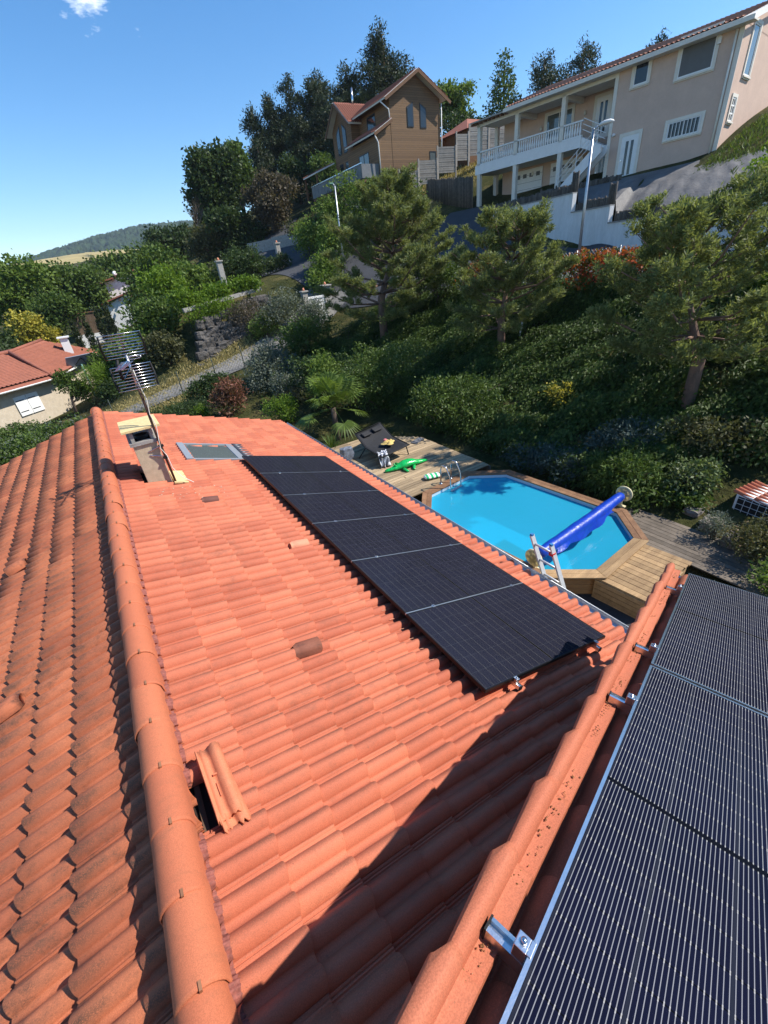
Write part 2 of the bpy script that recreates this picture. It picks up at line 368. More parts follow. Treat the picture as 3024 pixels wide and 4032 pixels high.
def subdiv_tile():
    """one more row along the tile, so that lichen can gather towards its lower end"""
    n = len(TV)//4; v = np.concatenate([TV[:n], TV[:n]*.45+TV[n:2*n]*.55, TV[n:]]); f = []
    for r in range(4):
        for i in range(n-1): f.append((r*n+i, (r+1)*n+i, (r+1)*n+i+1, r*n+i+1))
    y = v[:n, 1]; fl = np.maximum.reduce([np.exp(-((y-c)/.026)**2) for c in (.073, .2255)])+.7*np.exp(-((y-.300)/.01)**2)
    d = np.concatenate([fl*w for w in (0., .8, 1.15, .9, .5)])
    return v.astype(np.float32), np.array(f, np.int32), d.astype(np.float32)
TV, TF, TD = subdiv_tile()
_nc = len(TV)//5; _cols = [0, 1, 3, 4, 6, 8, 9, 11, 13, 15, 17, 18, 20, 22, 23, 25, 27, 29, 31, 33, 36, 37]; _sel = [r*_nc+c for r in (0, 1, 2, 4) for c in _cols]     # coarser tile for the far rows
CV, CD = TV[_sel], TD[_sel]; _k = len(_cols); CF = np.array([(r*_k+i, (r+1)*_k+i, (r+1)*_k+i+1, r*_k+i+1) for r in range(3) for i in range(_k-1)], np.int32)
def shared(m, name):
    me = meshnp(name, TV, TF, m, True)
    me.attributes.new('rnd', 'FLOAT', 'POINT'); a = me.attributes.new('dirt', 'FLOAT', 'POINT'); a.data.foreach_set('value', TD); return me
def seen(p):
    d = WM['camera'].inverted() @ p if 'camera' in WM else None
    return d
CI = (Matrix.Translation(CAM) @ cam.rotation_euler.to_matrix().to_4x4()).inverted()
def rank(p):
    q = CI @ p
    if q.z > -.2: return 1e9
    u, v = q.x/-q.z*.41101, q.y/-q.z*.41101
    if abs(u) > .39 or abs(v) > .53: return 1e6+q.length
    return q.length
house = thing('tiled_house', 'house with long orange clay tile roof under the row of black panels', 'house', (0, 5, -3.2))
wing = thing('house_wing', 'house wing with higher clay tile roof at lower right of the photo', 'house wing', (3, -3, -3.2))
cells = []
def wt(p):                                                               # position across the wing verge
    return (p-OW).dot(Vector((BW.x, BW.y, 0)).normalized())
for k in range(14):
    for j in range(-8, 38):
        M = FR @ Matrix.Translation((-1.885+.336*k-TZ, -.27+.305*j, NB)); c = M @ Vector((.2, .15, 0))
        if wt(c) > .32: continue
        if k == 0 and j == 1: CUT = M; continue                          # the broken tile by the ridge
        u, y = -1.885+.336*k-.17, c.y
        if 5.85 < y < 6.35 and -1.8 < u < -1.45: continue                # chimney
        if 7.1 < y < 8.1 and -.95 < u < .05: continue                    # roof window
        cells.append((M, 0, rank(c)))
for k in range(-1, 14):
    for j in range(-38, 9):
        M = FL @ Matrix.Translation((.565+.325*k-TZ, .27+.305*j, -.085 if k >= 0 else -.095)) @ Matrix.Rotation(-.055 if k >= 0 else .0, 4, 'Y'); c = M @ Vector((.2, .15, 0))
        cells.append((M, 1, rank(c)))
cells.sort(key=lambda q: q[2])
tmesh = [shared(MT, 'roof_tile'), shared(MTW, 'roof_tile')]
cm0 = tmesh[0].copy(); 
for v_ in cm0.vertices: v_.co.x = max(v_.co.x, .17+.012*math.sin(v_.co.y*90))
tag(link(bpy.data.objects.new('roof_tile', cm0), house, CUT), 'broken off lower end of a roof tile')
rest = {0: [], 1: []}
def jit(M): return M @ Matrix.Translation((random.gauss(0, .0025), random.gauss(0, .0012), random.gauss(0, .0012))) @ Matrix.Rotation(random.gauss(0, .004), 4, 'Z') @ Matrix.Rotation(random.gauss(0, .005), 4, 'Y')
for i, (M, sl_, r) in enumerate(cells):
    if i < 300: link(bpy.data.objects.new('roof_tile', tmesh[sl_]), house, jit(M))
    else: rest[sl_].append(jit(M))
for sl_, ms in rest.items():
    A = np.array([np.array(m) for m in ms]); vv = np.concatenate([CV, np.ones((len(CV), 1))], 1)
    V = np.einsum('nij,kj->nki', A, vv)[:, :, :3]; F = CF[None]+(np.arange(len(ms))*len(CV))[:, None, None]
    o = objnp('roof_tiles', V.reshape(-1, 3), F.reshape(-1, 4), (MT, MTW)[sl_], house, True)
    a = o.data.attributes.new('dirt', 'FLOAT', 'POINT'); a.data.foreach_set('value', np.tile(CD, len(ms)))
    a = o.data.attributes.new('rnd', 'FLOAT', 'POINT'); a.data.foreach_set('value', np.repeat(rng.random(len(ms)), len(CV)).astype(np.float32))
    tag(o, ('sunlit orange tiles of the far right slope', 'weathered brown tiles of the far left slope')[sl_], kind='stuff')
# boarding under the tiles, walls, fascia
g = G(); g.box(-2.36, -2.6, NB-.09, 2.44, 11.28, NB-.04); g.obj('roof_boarding', M_UND, house, M=FR)
g = G(); g.box(.03, -11.28, -.18, 5.0, 3, -.135); g.obj('roof_boarding', M_UND, house, M=FL)
M_WALL = mat('cream_render', (.55, .47, .36), .95, .15, 4, .5, 150)
zr2 = ZR-.12
g = G(); g.extr([(XR-4.4, 11.05, -3.9), (2.1, 11.05, -3.9), (2.1, 11.05, -1.03), (XR, 11.05, zr2-.05), (XR-4.4, 11.05, -1.0)], (0, -13.5, 0)); g.obj('wall', M_WALL, house)
# battens in the hole left by the missing tile
for u in (-2.18, -2.02): G().box(u-.015, -.3, NB-.04, u+.015, .6, NB-.012).obj('batten', mat('batten_wood', (.12, .07, .045), .9), house, M=FR)
# ridge: overlapping half-round caps
def capmesh():
    v = []; f = []; n = 15
    for y, k, dn in ((0, 1.016, 0), (.02, 1.02, 0), (.40, .968, -.004)):
        for i in range(n):
            a = math.pi*i/(n-1); v.append((math.cos(a)*.106*k*(1 if .1 < a < 3.04 else 1.02), y, math.sin(a)*.118*k+dn-(.045 if i == 0 else (.11 if i == n-1 else 0))))
    for i in range(n): v.append((math.cos(math.pi*i/(n-1))*.106*.96, 0, math.sin(math.pi*i/(n-1))*.118*.92-(.045 if i == 0 else (.11 if i == n-1 else 0))))
    for r in range(2):
        for i in range(n-1): f.append((r*n+i, r*n+i+1, (r+1)*n+i+1, (r+1)*n+i))
    for i in range(n-1): f.append((i, 3*n+i, 3*n+i+1, i+1))
    return meshnp('ridge_tile', np.array(v), np.array(f), MRT, True)
cm = capmesh(); clipm = G().box(-.006, -.003, .114, .006, .026, .126).box(-.006, -.008, .102, .006, -.003, .126).mesh('ridge_clip', mat('copper_clip', (.36, .17, .09), .55, .3, metal=.3))
for i in range(-4, 33):
    y = -.66+.355*i
    if y > 11.1: break
    M = Matrix.Translation((XR+.018+random.gauss(0, .003), y, ZR+.03+random.gauss(0, .002))) @ Matrix.Rotation(random.gauss(0, .006), 4, 'Z')
    c = link(bpy.data.objects.new('ridge_tile', cm), house, M); link(bpy.data.objects.new('ridge_clip', clipm), c, M @ Matrix.Rotation(.2, 4, 'Y'))
g = G(); g.lathe([(.02, 0), (.13, 0), (.13, .03), (.02, .03)], 16, (XR, 11.3, ZR-.02), 1); g.obj('ridge_end', MRT, house)
G().box(.055, -11.2, -.09, .105, 2.2, .0).obj('mortar_bed', mat('mossy_mortar', (.17, .13, .075), .95, .5, 14, .9, 60), house, M=FL)
# pleated strip between ridge caps and tiles
ys = np.arange(-2., 11.2, .006); u0, u1 = -2.26, -2.208
pw = np.array([prof((y+.27) % .305) for y in ys]); zz = NB+pw+.012
V = np.concatenate([np.stack([np.full_like(ys, u0), ys, zz+.018], 1), np.stack([u1+rng.normal(0, .0025, len(ys)), ys, zz+.006*np.sign(np.sin(ys*2*np.pi/.024))], 1)])
n = len(ys); F = np.stack([np.arange(n-1), np.arange(n-1)+n, np.arange(1, n)+n, np.arange(1, n)], 1)
keep = ~((ys[:-1] > .03) & (ys[:-1] < .33)); tag(objnp('pleated_strip', V, F[keep], M_PLEAT, house, M=FR), 'pink pleated flashing strip along the ridge')
# gutter along the eave
def gutter(g, a, b, r=.065, nn=9):
    a = Vector(a); b = Vector(b); d = (b-a).normalized(); s = d.cross(Vector((0, 0, 1))).normalized()
    ring = [(math.cos(math.pi+math.pi*i/nn), math.sin(math.pi+math.pi*i/nn)) for i in range(nn+1)]
    v = [p+s*(q*x)+Vector((0, 0, q*z)) for p in (a, b) for q in (r, r*.9) for x, z in ring]; m = nn+1
    f = []
    for i in range(nn): f += [(i, i+1, 2*m+i+1, 2*m+i), (m+i, 3*m+i, 3*m+i+1, m+i+1)]
    f += [(0, 2*m, 3*m, m), (nn, m+nn, 3*m+nn, 2*m+nn)]
    g.add(v, f); g.tube([a+s*r, b+s*r], .009, 6); g.tube([a-s*r, b-s*r], .006, 6)
g = G(); gutter(g, (2.47, -.25, -1.0), (2.47, 11.3, -1.0)); g.obj('gutter', M_ZINC, house, True)
# vent tiles
def hood(m, u, y, F, nb):
    v = []; f = []; n = 11
    for x, k, dz in ((0, .75, .03), (.04, 1, .055), (.24, 1, .07), (.25, .96, .05)):
        for i in range(n):
            a = math.pi*i/(n-1); v.append((x, -math.cos(a)*.075*k, math.sin(a)**.7*.035+dz*math.sin(a)**.5-.01))
    for r in range(3):
        for i in range(n-1): f.append((r*n+i, (r+1)*n+i, (r+1)*n+i+1, r*n+i+1))
    f.append(tuple(range(3*n, 4*n))); f.append(tuple(range(n))[::-1])
    o = G().add(v, f).obj('vent_tile', m, house, True, F @ Matrix.Translation((u-.12, y, nb+.03))); return o
tag(hood(MOLD, -1.09, 4.855, FR, NB), 'dark lichened vent tile below the chimney'); tag(hood(MPALE, -.36, 3.076, FR, NB+.01), 'pale new vent tile beside the panels')
tag(hood(MOLD, -1.087, 1.173, FR, NB), 'old blackened vent tile'); hood(MTW, 1.33, -4.86, FL, -.04); hood(MTW, 1.13, -2.13, FL, -.04)
# droppings and lichen below the chimney
V = []; F = []
for i in range(110):
    u = random.uniform(-1.75, -.75); y = 5.52-abs(random.gauss(0, .33)); r = random.uniform(.004, .013)*(1.5 if i < 14 else 1)
    z = NB+prof((y+.27) % .305)+.031*(((u+1.885) % .336)/.336)+.004; b0 = len(V)
    V += [(u+math.cos(a)*r*random.uniform(.7, 1.2), y+math.sin(a)*r*random.uniform(.7, 1.2), z) for a in (0, 1.05, 2.1, 3.14, 4.2, 5.24)]; F.append(tuple(range(b0, b0+6)))
o = G().add(V, F).obj('lichen_specks', mat('lichen_white', (.62, .55, .42), .9, .5, 40), house, M=FR); tag(o, kind='stuff')

# broken tiles lying beside the hole at the ridge
def broken(name, label, M, l, cut, m):
    v = []; f = []; ys = [0, .006, .02, .024, .03, .036, .06, .085, .092, .1, .115, .13, .15, .165, .178, .184]; n = len(ys)
    for r, x in enumerate((0, .08, .2, l-.06, l)):
        for i, y in enumerate(ys):
            z = .022 if y < .02 else (.006 if y < .031 else (.02 if y < .037 else 0.))
            d = abs(y-.135)/.05
            if d < 1: z = .045*math.cos(d*math.pi/2)**.7
            e = random.uniform(-.018, .018)*cut if r == 4 else (random.uniform(-.006, .006) if r == 0 else 0)
            v.append((x+e, y, z))
    tp = len(v); v += [(a, b, c-.016) for a, b, c in v]
    for r in range(4):
        for i in range(n-1):
            q = (r*n+i, (r+1)*n+i, (r+1)*n+i+1, r*n+i+1); f.append(q); f.append(tuple(t+tp for t in q[::-1]))
    for i in range(n-1): f += [(i, i+1, tp+i+1, tp+i), (4*n+i, tp+4*n+i, tp+4*n+i+1, 4*n+i+1)]
    for r in range(4): f += [(r*n, tp+r*n, tp+(r+1)*n, (r+1)*n), (r*n+n-1, (r+1)*n+n-1, tp+(r+1)*n+n-1, tp+r*n+n-1)]
    t = thing(name, label, 'broken tile', M.translation)
    G().add(v, f).obj('tile_body', m, t, True, M)
    G().box(.17, .065, .0, .178, .11, .018).box(.22, .07, .0, .30, .076, .010).obj('nib', m, t, M=M); return t
BM = FR @ Matrix.Translation((-2.168, .45, -.048)) @ Matrix.Rotation(R_(-86), 4, 'Z') @ Matrix.Rotation(R_(5), 4, 'Y')
broken('broken_tile', 'broken interlocking tile lying on top of another by the ridge hole', BM @ Matrix.Diagonal((1.08, .82, 1, 1)), .43, 1, MBRK)
broken('broken_tile', 'jagged lower piece of the two broken tiles by the ridge', FR @ Matrix.Translation((-2.165, .42, -.08)) @ Matrix.Rotation(R_(-84), 4, 'Z') @ Matrix.Rotation(R_(3), 4, 'Y') @ Matrix.Diagonal((1.06, .84, 1, 1)), .46, 1.4, MBRK)

# ------------------------------------------------------------------ wing roof, seen at the lower right
wm = shared(MTG, 'roof_tile')
for k in range(15):
    for j in range(0, 8):
        M = FW @ Matrix.Translation((.27-.322*k-TZ, .10-.305*(j+1), -.185)); link(bpy.data.objects.new('roof_tile', wm), wing, jit(M))
def vergemesh():
    sec = [(.168, -.26), (.170, -.10)]+[(.140+.030*math.cos(a), -.070+.050*math.sin(a)) for a in [math.pi*i/10 for i in range(11)]]+[(.104, -.074), (.062, -.070), (.060, -.090)]
    v = []; f = []; sk, rl, fg = sec[:2], sec[2:13], sec[13:]
    for part in (sk, rl, [(.110, -.071)]+fg[:2], fg[1:]):
        n = len(part); b0 = len(v)
        for x, dz, ex in ((0, -.008, -.010), (.33, .014, .010), (.36, .018, .012), (.362, -.010, .004)):
            for i, (y, z) in enumerate(part):
                o_ = y > .15; v.append((x-(.045 if (o_ and x > .3) else 0), y+(ex if o_ else 0), z+dz))
        for r in range(3):
            for i in range(n-1): f.append((b0+r*n+i, b0+r*n+i+1, b0+(r+1)*n+i+1, b0+(r+1)*n+i))
    return meshnp('verge_tile', np.array(v), np.array(f), MTG, True)
vm = vergemesh()
for k in range(16):
    link(bpy.data.objects.new('verge_tile', vm), wing, jit(FW @ Matrix.Translation((.19-.322*k-.36, 0, 0))))
rm = random.Random(8); vm_ = []; fm_ = []
for i in range(520):
    x = .1-rm.random()**1.0*4.2; c = rm.gauss(.088, .010); r = rm.uniform(.0012, .0042)*(1.5 if rm.random() < .1 else 1)
    if math.sin(x*7.3)+math.sin(x*17.1+1) < -.5: continue
    z = -.072+.018*(((.19-x) % .322)/-.322+1); b0 = len(vm_)
    vm_ += [(x+r*math.cos(a)*rm.uniform(.7, 1.4), c+r*math.sin(a)*rm.uniform(.7, 1.4), z) for a in (0, 1.57, 3.14, 4.71)]+[(x, c, z+r*.9)]; fm_ += [(b0, b0+1, b0+4), (b0+1, b0+2, b0+4), (b0+2, b0+3, b0+4), (b0+3, b0, b0+4)]
tag(G().add(vm_, fm_).obj('moss', leafmat('dry_moss', (.16, .07, .03), (.40, .20, .08), (.60, .45, .33), tr=.05, rough=.9), wing, M=FW), kind='stuff')
G().box(-5.2, -3, -.30, .12, .155, -.235).obj('roof_boarding', M_UND, wing, M=FW)
pts = [OW+AW*s_+BW*t_+NW*-.26 for s_, t_ in ((.15, -.1), (5.2, -.1), (5.2, 3.), (.15, 3.))]
v = [tuple(p) for p in pts]+[(p.x, p.y, -3.9) for p in pts]
G().add(v, [(0, 1, 2, 3), (7, 6, 5, 4), (0, 4, 5, 1), (1, 5, 6, 2), (2, 6, 7, 3), (3, 7, 4, 0)]).obj('wall', M_WALL, wing)
g = G(); e0 = OW+AW*-.36+NW*-.20; gutter(g, e0+BW*-.18, e0+BW*3.); g.obj('gutter', M_ZINC, wing, True)

# ------------------------------------------------------------------ solar panels
def cellmat(name, bus_c, pad_c):
    m, t, b = nt(name); v = objc(t); sx = t.nodes.new('ShaderNodeSeparateXYZ'); t.links.new(v, sx.inputs[0]); x, y = sx.outputs[0], sx.outputs[1]
    cy = math_(t, 'FRACT', math_(t, 'DIVIDE', math_(t, 'SUBTRACT', y, .015), .184))
    x1 = math_(t, 'SUBTRACT', x, math_(t, 'ADD', math_(t, 'MULTIPLY', math_(t, 'GREATER_THAN', x, .9515), .02), .0235))
    rx = math_(t, 'FRACT', math_(t, 'DIVIDE', x1, .0918))
    def edge(q, w): return math_(t, 'GREATER_THAN', math_(t, 'ABSOLUTE', math_(t, 'SUBTRACT', q, .5)), .5-w)
    bus = math_(t, 'LESS_THAN', math_(t, 'ABSOLUTE', math_(t, 'SUBTRACT', math_(t, 'FRACT', math_(t, 'MULTIPLY', cy, 16.)), .5)), .085)
    pad = math_(t, 'MULTIPLY', math_(t, 'LESS_THAN', math_(t, 'ABSOLUTE', math_(t, 'SUBTRACT', math_(t, 'FRACT', math_(t, 'MULTIPLY', cy, 16.)), .5)), .12), edge(rx, .06))
    col = mixc(t, noise(t, 3, 2, .5, v), (.004, .0045, .012), (.008, .009, .024))
    col = mixc(t, edge(rx, .018), col, (.003, .003, .004)); col = mixc(t, edge(cy, .018), col, (.016, .018, .028))
    act = math_(t, 'MULTIPLY', math_(t, 'SUBTRACT', 1., edge(cy, .02)), math_(t, 'SUBTRACT', 1., math_(t, 'MULTIPLY', edge(rx, .02), .7)))
    col = mixc(t, math_(t, 'MULTIPLY', bus, math_(t, 'MULTIPLY', act, .8)), col, (bus_c, bus_c, bus_c*1.04)); col = mixc(t, math_(t, 'MULTIPLY', pad, .5), col, (pad_c, pad_c*.96, pad_c*.88))
    mid = math_(t, 'LESS_THAN', math_(t, 'ABSOLUTE', math_(t, 'SUBTRACT', x, .9515)), .008); col = mixc(t, mid, col, (.004, .004, .006))
    du = noise(t, 5, 6, .7, v); col = mixc(t, ramp(t, du, (.60, 0.), (.9, .12)), col, (.25, .24, .22))
    t.links.new(col, b.inputs['Base Color']); b.inputs['Specular IOR Level'].default_value = .05
    t.links.new(ramp(t, du, (.4, .10), (.8, .24)), b.inputs['Roughness']); bump(t, b, noise(t, 900, 1, .5, v), .06, .001)
    return m
M_CELL = cellmat('fine_wire_cells', .085, .22); M_CELLW = cellmat('bright_wire_cells', .26, .48); PL, PW = 1.903, 1.134
def panel(name, label, M, group, fm, par=None):
    t = bpy.data.objects.new(name, None); link(t, None, M); tag(t, label, 'solar panel', group)
    g = G()
    for a in ((0, 0, PL, .011), (0, PW-.011, PL, PW), (0, .011, .011, PW-.011), (PL-.011, .011, PL, PW-.011)): g.box(a[0], a[1], -.032, a[2], a[3], .002)
    g.obj('frame', fm, t, M=M); G().box(.011, .011, -.006, PL-.011, PW-.011, -.0005).obj('cell_laminate', M_CELL if fm is M_ALUD else M_CELLW, t, M=M)
    G().box(.011, .011, -.02, PL-.011, PW-.011, -.007).obj('backsheet', M_BLACK, t, M=M); return t
ords = ['solar panel nearest the camera in the row of six', 'second solar panel from the near end of the row of six', 'third solar panel from the near end of the row of six',
        'third solar panel from the far end of the row of six', 'second solar panel from the far end of the row of six', 'solar panel at the far end of the row, below the roof window']
hk = mat('copper_wire', (.30, .15, .10), .5, .2, metal=.5)
for i in range(6):
    M = FR @ Matrix.Translation((0, 1.154*i, 0)); p = panel('solar_panel', 'black framed '+ords[i], M, 'row of six panels on the main roof', M_ALUD)
    g = G()
    for k in range(7):
        y = .08+.163*k; g.tube([(.012, y, -.03), (-.004, y, -.06), (.012, y+.012, -.10), (-.02, y+.012, -.125), (-.085-random.random()*.02, y+.02, -.125)], .0022, 4)
    g.obj('wire_clips', hk, p, M=M)['kind'] = 'stuff'
    if i: G().box(.0, -.018, -.02, PL, -.004, .0015).obj('lit_edge_strip', M_ZINC, p, M=M)  # added pale bar in the gap, imitates the sunlit edge of the panel frame
for i, l in ((0, 'silver edged solar panel at the bottom edge of the wing roof by the gutter'), (1, 'large silver edged solar panel filling the lower right corner')):
    panel('solar_panel', l, FW @ Matrix.Translation((-PL*(i+1)-.02*i, -PW, 0)), 'panels on the wing roof', M_ALU)
def rail(name, label, M, L, clamps, group):
    """M: x along the rail, z out"""
    t = bpy.data.objects.new(name, None); link(t, None, M); tag(t, label, 'mounting rail', group)
    s = [(-.02, -.075), (.02, -.075), (.02, -.036), (.008, -.034), (.008, -.046), (-.008, -.046), (-.008, -.034), (-.02, -.036)]
    G().extr([(0, y, z) for y, z in s], (L, 0, 0)).obj('rail_profile', M_ALU, t, M=M)
    G().box(-.006, -.022, -.077, .0, .022, -.033).obj('end_cap', M_BLACK, t, M=M)
    for x, en in clamps:
        g = G()
        if en: g.box(x-.035, -.02, -.033, x-.004, .02, .004).box(x-.004, -.02, .0025, x+.008, .02, .006)
        else: g.box(x-.018, -.02, .0025, x+.018, .02, .007)
        c = g.obj('clamp', M_ALU, t, M=M, bev=.002); G().lathe([(.008, .004), (.008, .011), (.0055, .015), (.002, .016)], 10, (x-(.018 if en else 0), 0, 0)).obj('bolt', M_STEEL, c, True, M)
    return t
for u, n in ((.38, 'upper'), (1.69, 'lower')):
    M = FR @ Matrix.Translation((u, -.075, 0)) @ Matrix.Rotation(R_(90), 4, 'Z')
    rail('mounting_rail', 'aluminium rail poking out under the nearest panel, %s of two' % n, M, 7.1, [(.075, True)]+[(.075+1.154*k-.01, False) for k in range(1, 6)], 'rails under the row of six')
for s_, l in ((.44, 'end nearest the gutter of the wing roof'), (1.68, 'second from the gutter on the wing roof'), (2.30, 'third from the gutter on the wing roof'), (3.56, 'nearest the camera on the wing roof')):
    M = frame(OW+AW*s_+BW*-.1, BW, -AW, NW); 
    rail('mounting_rail', 'aluminium rail with clamp, '+l, M, 1.3, [(.1, True)], 'rails under the wing panels')

# ------------------------------------------------------------------ chimney, aerial, roof window
ch = thing('chimney', 'rendered chimney with a board on posts over its mouth', 'chimney', (-1.6, 6.1, .4))
G().box(-1.775, 5.77, -.2, -1.43, 6.43, 1.06).obj('stack', M_REND, ch, bev=.006)
g = G()
for a in ((-1.81, 5.74, -1.40, 5.84), (-1.81, 6.36, -1.40, 6.46), (-1.81, 5.84, -1.72, 6.36), (-1.49, 5.84, -1.40, 6.36)): g.box(a[0], a[1], 1.06, a[2], a[3], 1.11)
g.obj('slab', M_CONC, ch); G().lathe([(.10, .9), (.115, 1.13), (.10, 1.13), (.09, .95)], 20, (-1.6, 6.12, 0)).obj('flue', M_BLACK, ch, True)
G().box(-1.72, 5.84, .9, -1.49, 6.36, 1.065).obj('throat', M_BLACK, ch)
for x, y in ((-1.74, 5.80), (-1.46, 5.80), (-1.74, 6.38), (-1.46, 6.38)): G().box(x-.025, y-.03, 1.11, x+.025, y+.03, 1.285).obj('post', M_CONC, ch)
G().box(-1.855, 5.72, 1.285, -1.305, 6.43, 1.322).obj('cover_board', M_OSB, ch, bev=.003)
g = G(); g.box(-1.56, -.0, .0, -1.3, .6, .01)
G().box(-1.45, 5.66, NB+.062, -1.235, 6.27, NB+.085).obj('base_board', M_OSB, ch, M=FR)
an = thing('television_aerial', 'television aerial with grid reflectors on a rusty mast by the chimney', 'aerial', (-1.39, 5.72, .33))
G().tube([(-1.39, 5.72, .30), (-1.402, 5.72, 1.2), (-1.395, 5.72, 1.75), (-1.40, 5.72, 1.93)], .019, 10).obj('mast', M_RUST, an, True)
G().tube([(-1.40, 5.72, 1.93), (-1.39, 5.72, 2.36)], .016, 10).obj('mast_top', M_STEEL, an, True)
for z in (.78, .98): G().box(-1.43, 5.69, z-.012, -1.36, 5.775, z+.012).obj('mast_bracket', M_BLACK, an)
g = G(); g.tube([(-1.6, 5.765, .92), (-1.39, 5.72, .99)], .008, 6).tube([(-1.6, 5.765, .86), (-1.39, 5.72, .8)], .008, 6); g.obj('brace', M_STEEL, an)
G().tube([(-1.375, 5.70, 2.15), (-1.37, 5.70, 1.9), (-1.35, 5.69, 1.72), (-1.385, 5.695, 1.5), (-1.36, 5.69, 1.3), (-1.40, 5.69, 1.08), (-1.42, 5.69, .95), (-1.37, 5.69, .82), (-1.36, 5.68, .6), (-1.28, 5.66, .42), (-1.18, 5.6, .33), (-1.14, 5.56, .30)], .006, 6).obj('cable', M_CABLE, an, True)
for z0, z1, nm in ((2.33, 2.64, 1), (2.21, 1.90, -1)):
    for x in (-1.65, -1.125): ro = G().tube([(x, 5.74, z0), (x+(.012 if x > -1.4 else -.012), 5.70, (z0+z1)/2), (x-(.005 if x > -1.4 else -.005), 5.62, z1)], .012, 6).obj('reflector_frame', M_BLACK, an, True)
    for i in range(9):
        q = i/8; y = 5.74-.12*q**1.4; z = z0+(z1-z0)*q
        G().tube([(-1.66, y, z), (-1.115, y, z)], .0065, 6).obj('reflector_rod', M_STEEL, ro, True)
g = G(); g.bar((-1.385, 5.74, 2.64), (-1.385, 5.74, 2.32), .02, .012); g.obj('reflector_spine', M_RUST, an)
bo = G().bar((-1.385, 5.80, 2.27), (-1.56, 5.22, 2.24), .016, .016).obj('boom', M_STEEL, an)
for i in range(11):
    q = .12+.08*i; c = Vector((-1.385, 5.80, 2.27)).lerp(Vector((-1.56, 5.22, 2.24)), q); s_ = Vector((.955, -.29, 0))*(.085-.003*i)
    G().tube([c-s_, c+s_], .004, 5).obj('director', M_STEEL, bo)
G().tube([(-1.52, 5.62, 2.32), (-1.55, 5.6, 2.24), (-1.545, 5.6, 2.06)], .02, 8).obj('dipole', M_BLACK, an, True)
G().bar((-1.39, 5.70, 2.2), (-1.53, 5.6, 2.06), .014, .008).bar((-1.39, 5.69, 2.2), (-1.395, 5.69, 1.9), .022, .012).obj('strut', M_STEEL, an)
g = G(); 
pt = [(-1.30+.09*math.cos(a), 5.68, 2.31+.018*math.sin(a)) for a in [math.pi*2*i/16 for i in range(17)]]; g.tube(pt, .005, 5, False); g.obj('folded_dipole', M_STEEL, an, True)

rw = thing('roof_window', 'grey framed roof window above the far panels', 'roof window', FR @ Vector((-.45, 7.6, NB)))
g = G()
for a in ((-1.03, 7.0, -.90, 8.18), (-.02, 7.0, .12, 8.18), (-.90, 7.0, -.02, 7.05), (-.90, 8.13, -.02, 8.18)): g.box(a[0], a[1], NB, a[2], a[3], NB+.085+(.012 if a[0] < -1 else 0))
M_GREY = mat('grey_lacquer', (.33, .35, .37), .4, .12, 5, metal=.3)
g.obj('frame', M_GREY, rw, M=FR, bev=.004)
m_, t_, b_ = nt('window_glass'); b_.inputs['Base Color'].default_value = (.10, .12, .12, 1); b_.inputs['Roughness'].default_value = .04; b_.inputs['Specular IOR Level'].default_value = .9; M_GLASS = m_
m_, t_, b_ = nt('dark_glass'); b_.inputs['Base Color'].default_value = (.02, .025, .03, 1); b_.inputs['Roughness'].default_value = .05; b_.inputs['Specular IOR Level'].default_value = .6; M_DGLASS = m_
G().box(-.90, 7.05, NB+.06, -.02, 8.13, NB+.07).obj('pane', M_GLASS, rw, M=FR)
g = G()
for i in range(9): g.tube([(.12, 7.02+.145*i, NB+.045), (.36, 7.02+.145*i, NB+.035)], .05, 8)
g.obj('flashing_apron', M_ZINCD, rw, True, FR)

# ------------------------------------------------------------------ swimming pool
PZ = -2.6; PA = R_(5); PC = Vector((5.68, 4.41, 0)); PM = Matrix.Translation((PC.x, PC.y, 0)) @ Matrix.Rotation(PA, 4, 'Z')
def octo(w, l, c): return [(-w, -l+c), (-w+c, -l), (w-c, -l), (w, -l+c), (w, l-c), (w-c, l), (-w+c, l), (-w, l-c)]
def off(d, c=.77): k = d*.4142; return octo(1.55+d, 2.40+d, c+d*2-d*1.4142)
pool = thing('swimming_pool', 'long eight sided wooden swimming pool full of blue water', 'swimming pool', (PC.x, PC.y, -3.8), PA)
PO = Matrix.Translation((0, 0, 0))
inn = octo(1.55, 2.40, .77); out = octo(1.78, 2.63, .905)
g = G(); n = 8
v = [(x, y, -3.75) for x, y in inn]+[(x, y, PZ-.035) for x, y in inn]
g.add(v, [tuple(range(8))]+[(i, i+8, (i+1) % 8+8, (i+1) % 8) for i in range(8)]); g.obj('liner', M_LINER, pool, M=PM)
g = G(); a = octo(1.54, 2.39, .764); g.add([(x, y, PZ-.13) for x, y in a]+[(x, y, PZ-.02) for x, y in a], [(i, i+8, (i+1) % 8+8, (i+1) % 8) for i in range(8)]); g.obj('liner_band', M_LINERT, pool, M=PM)
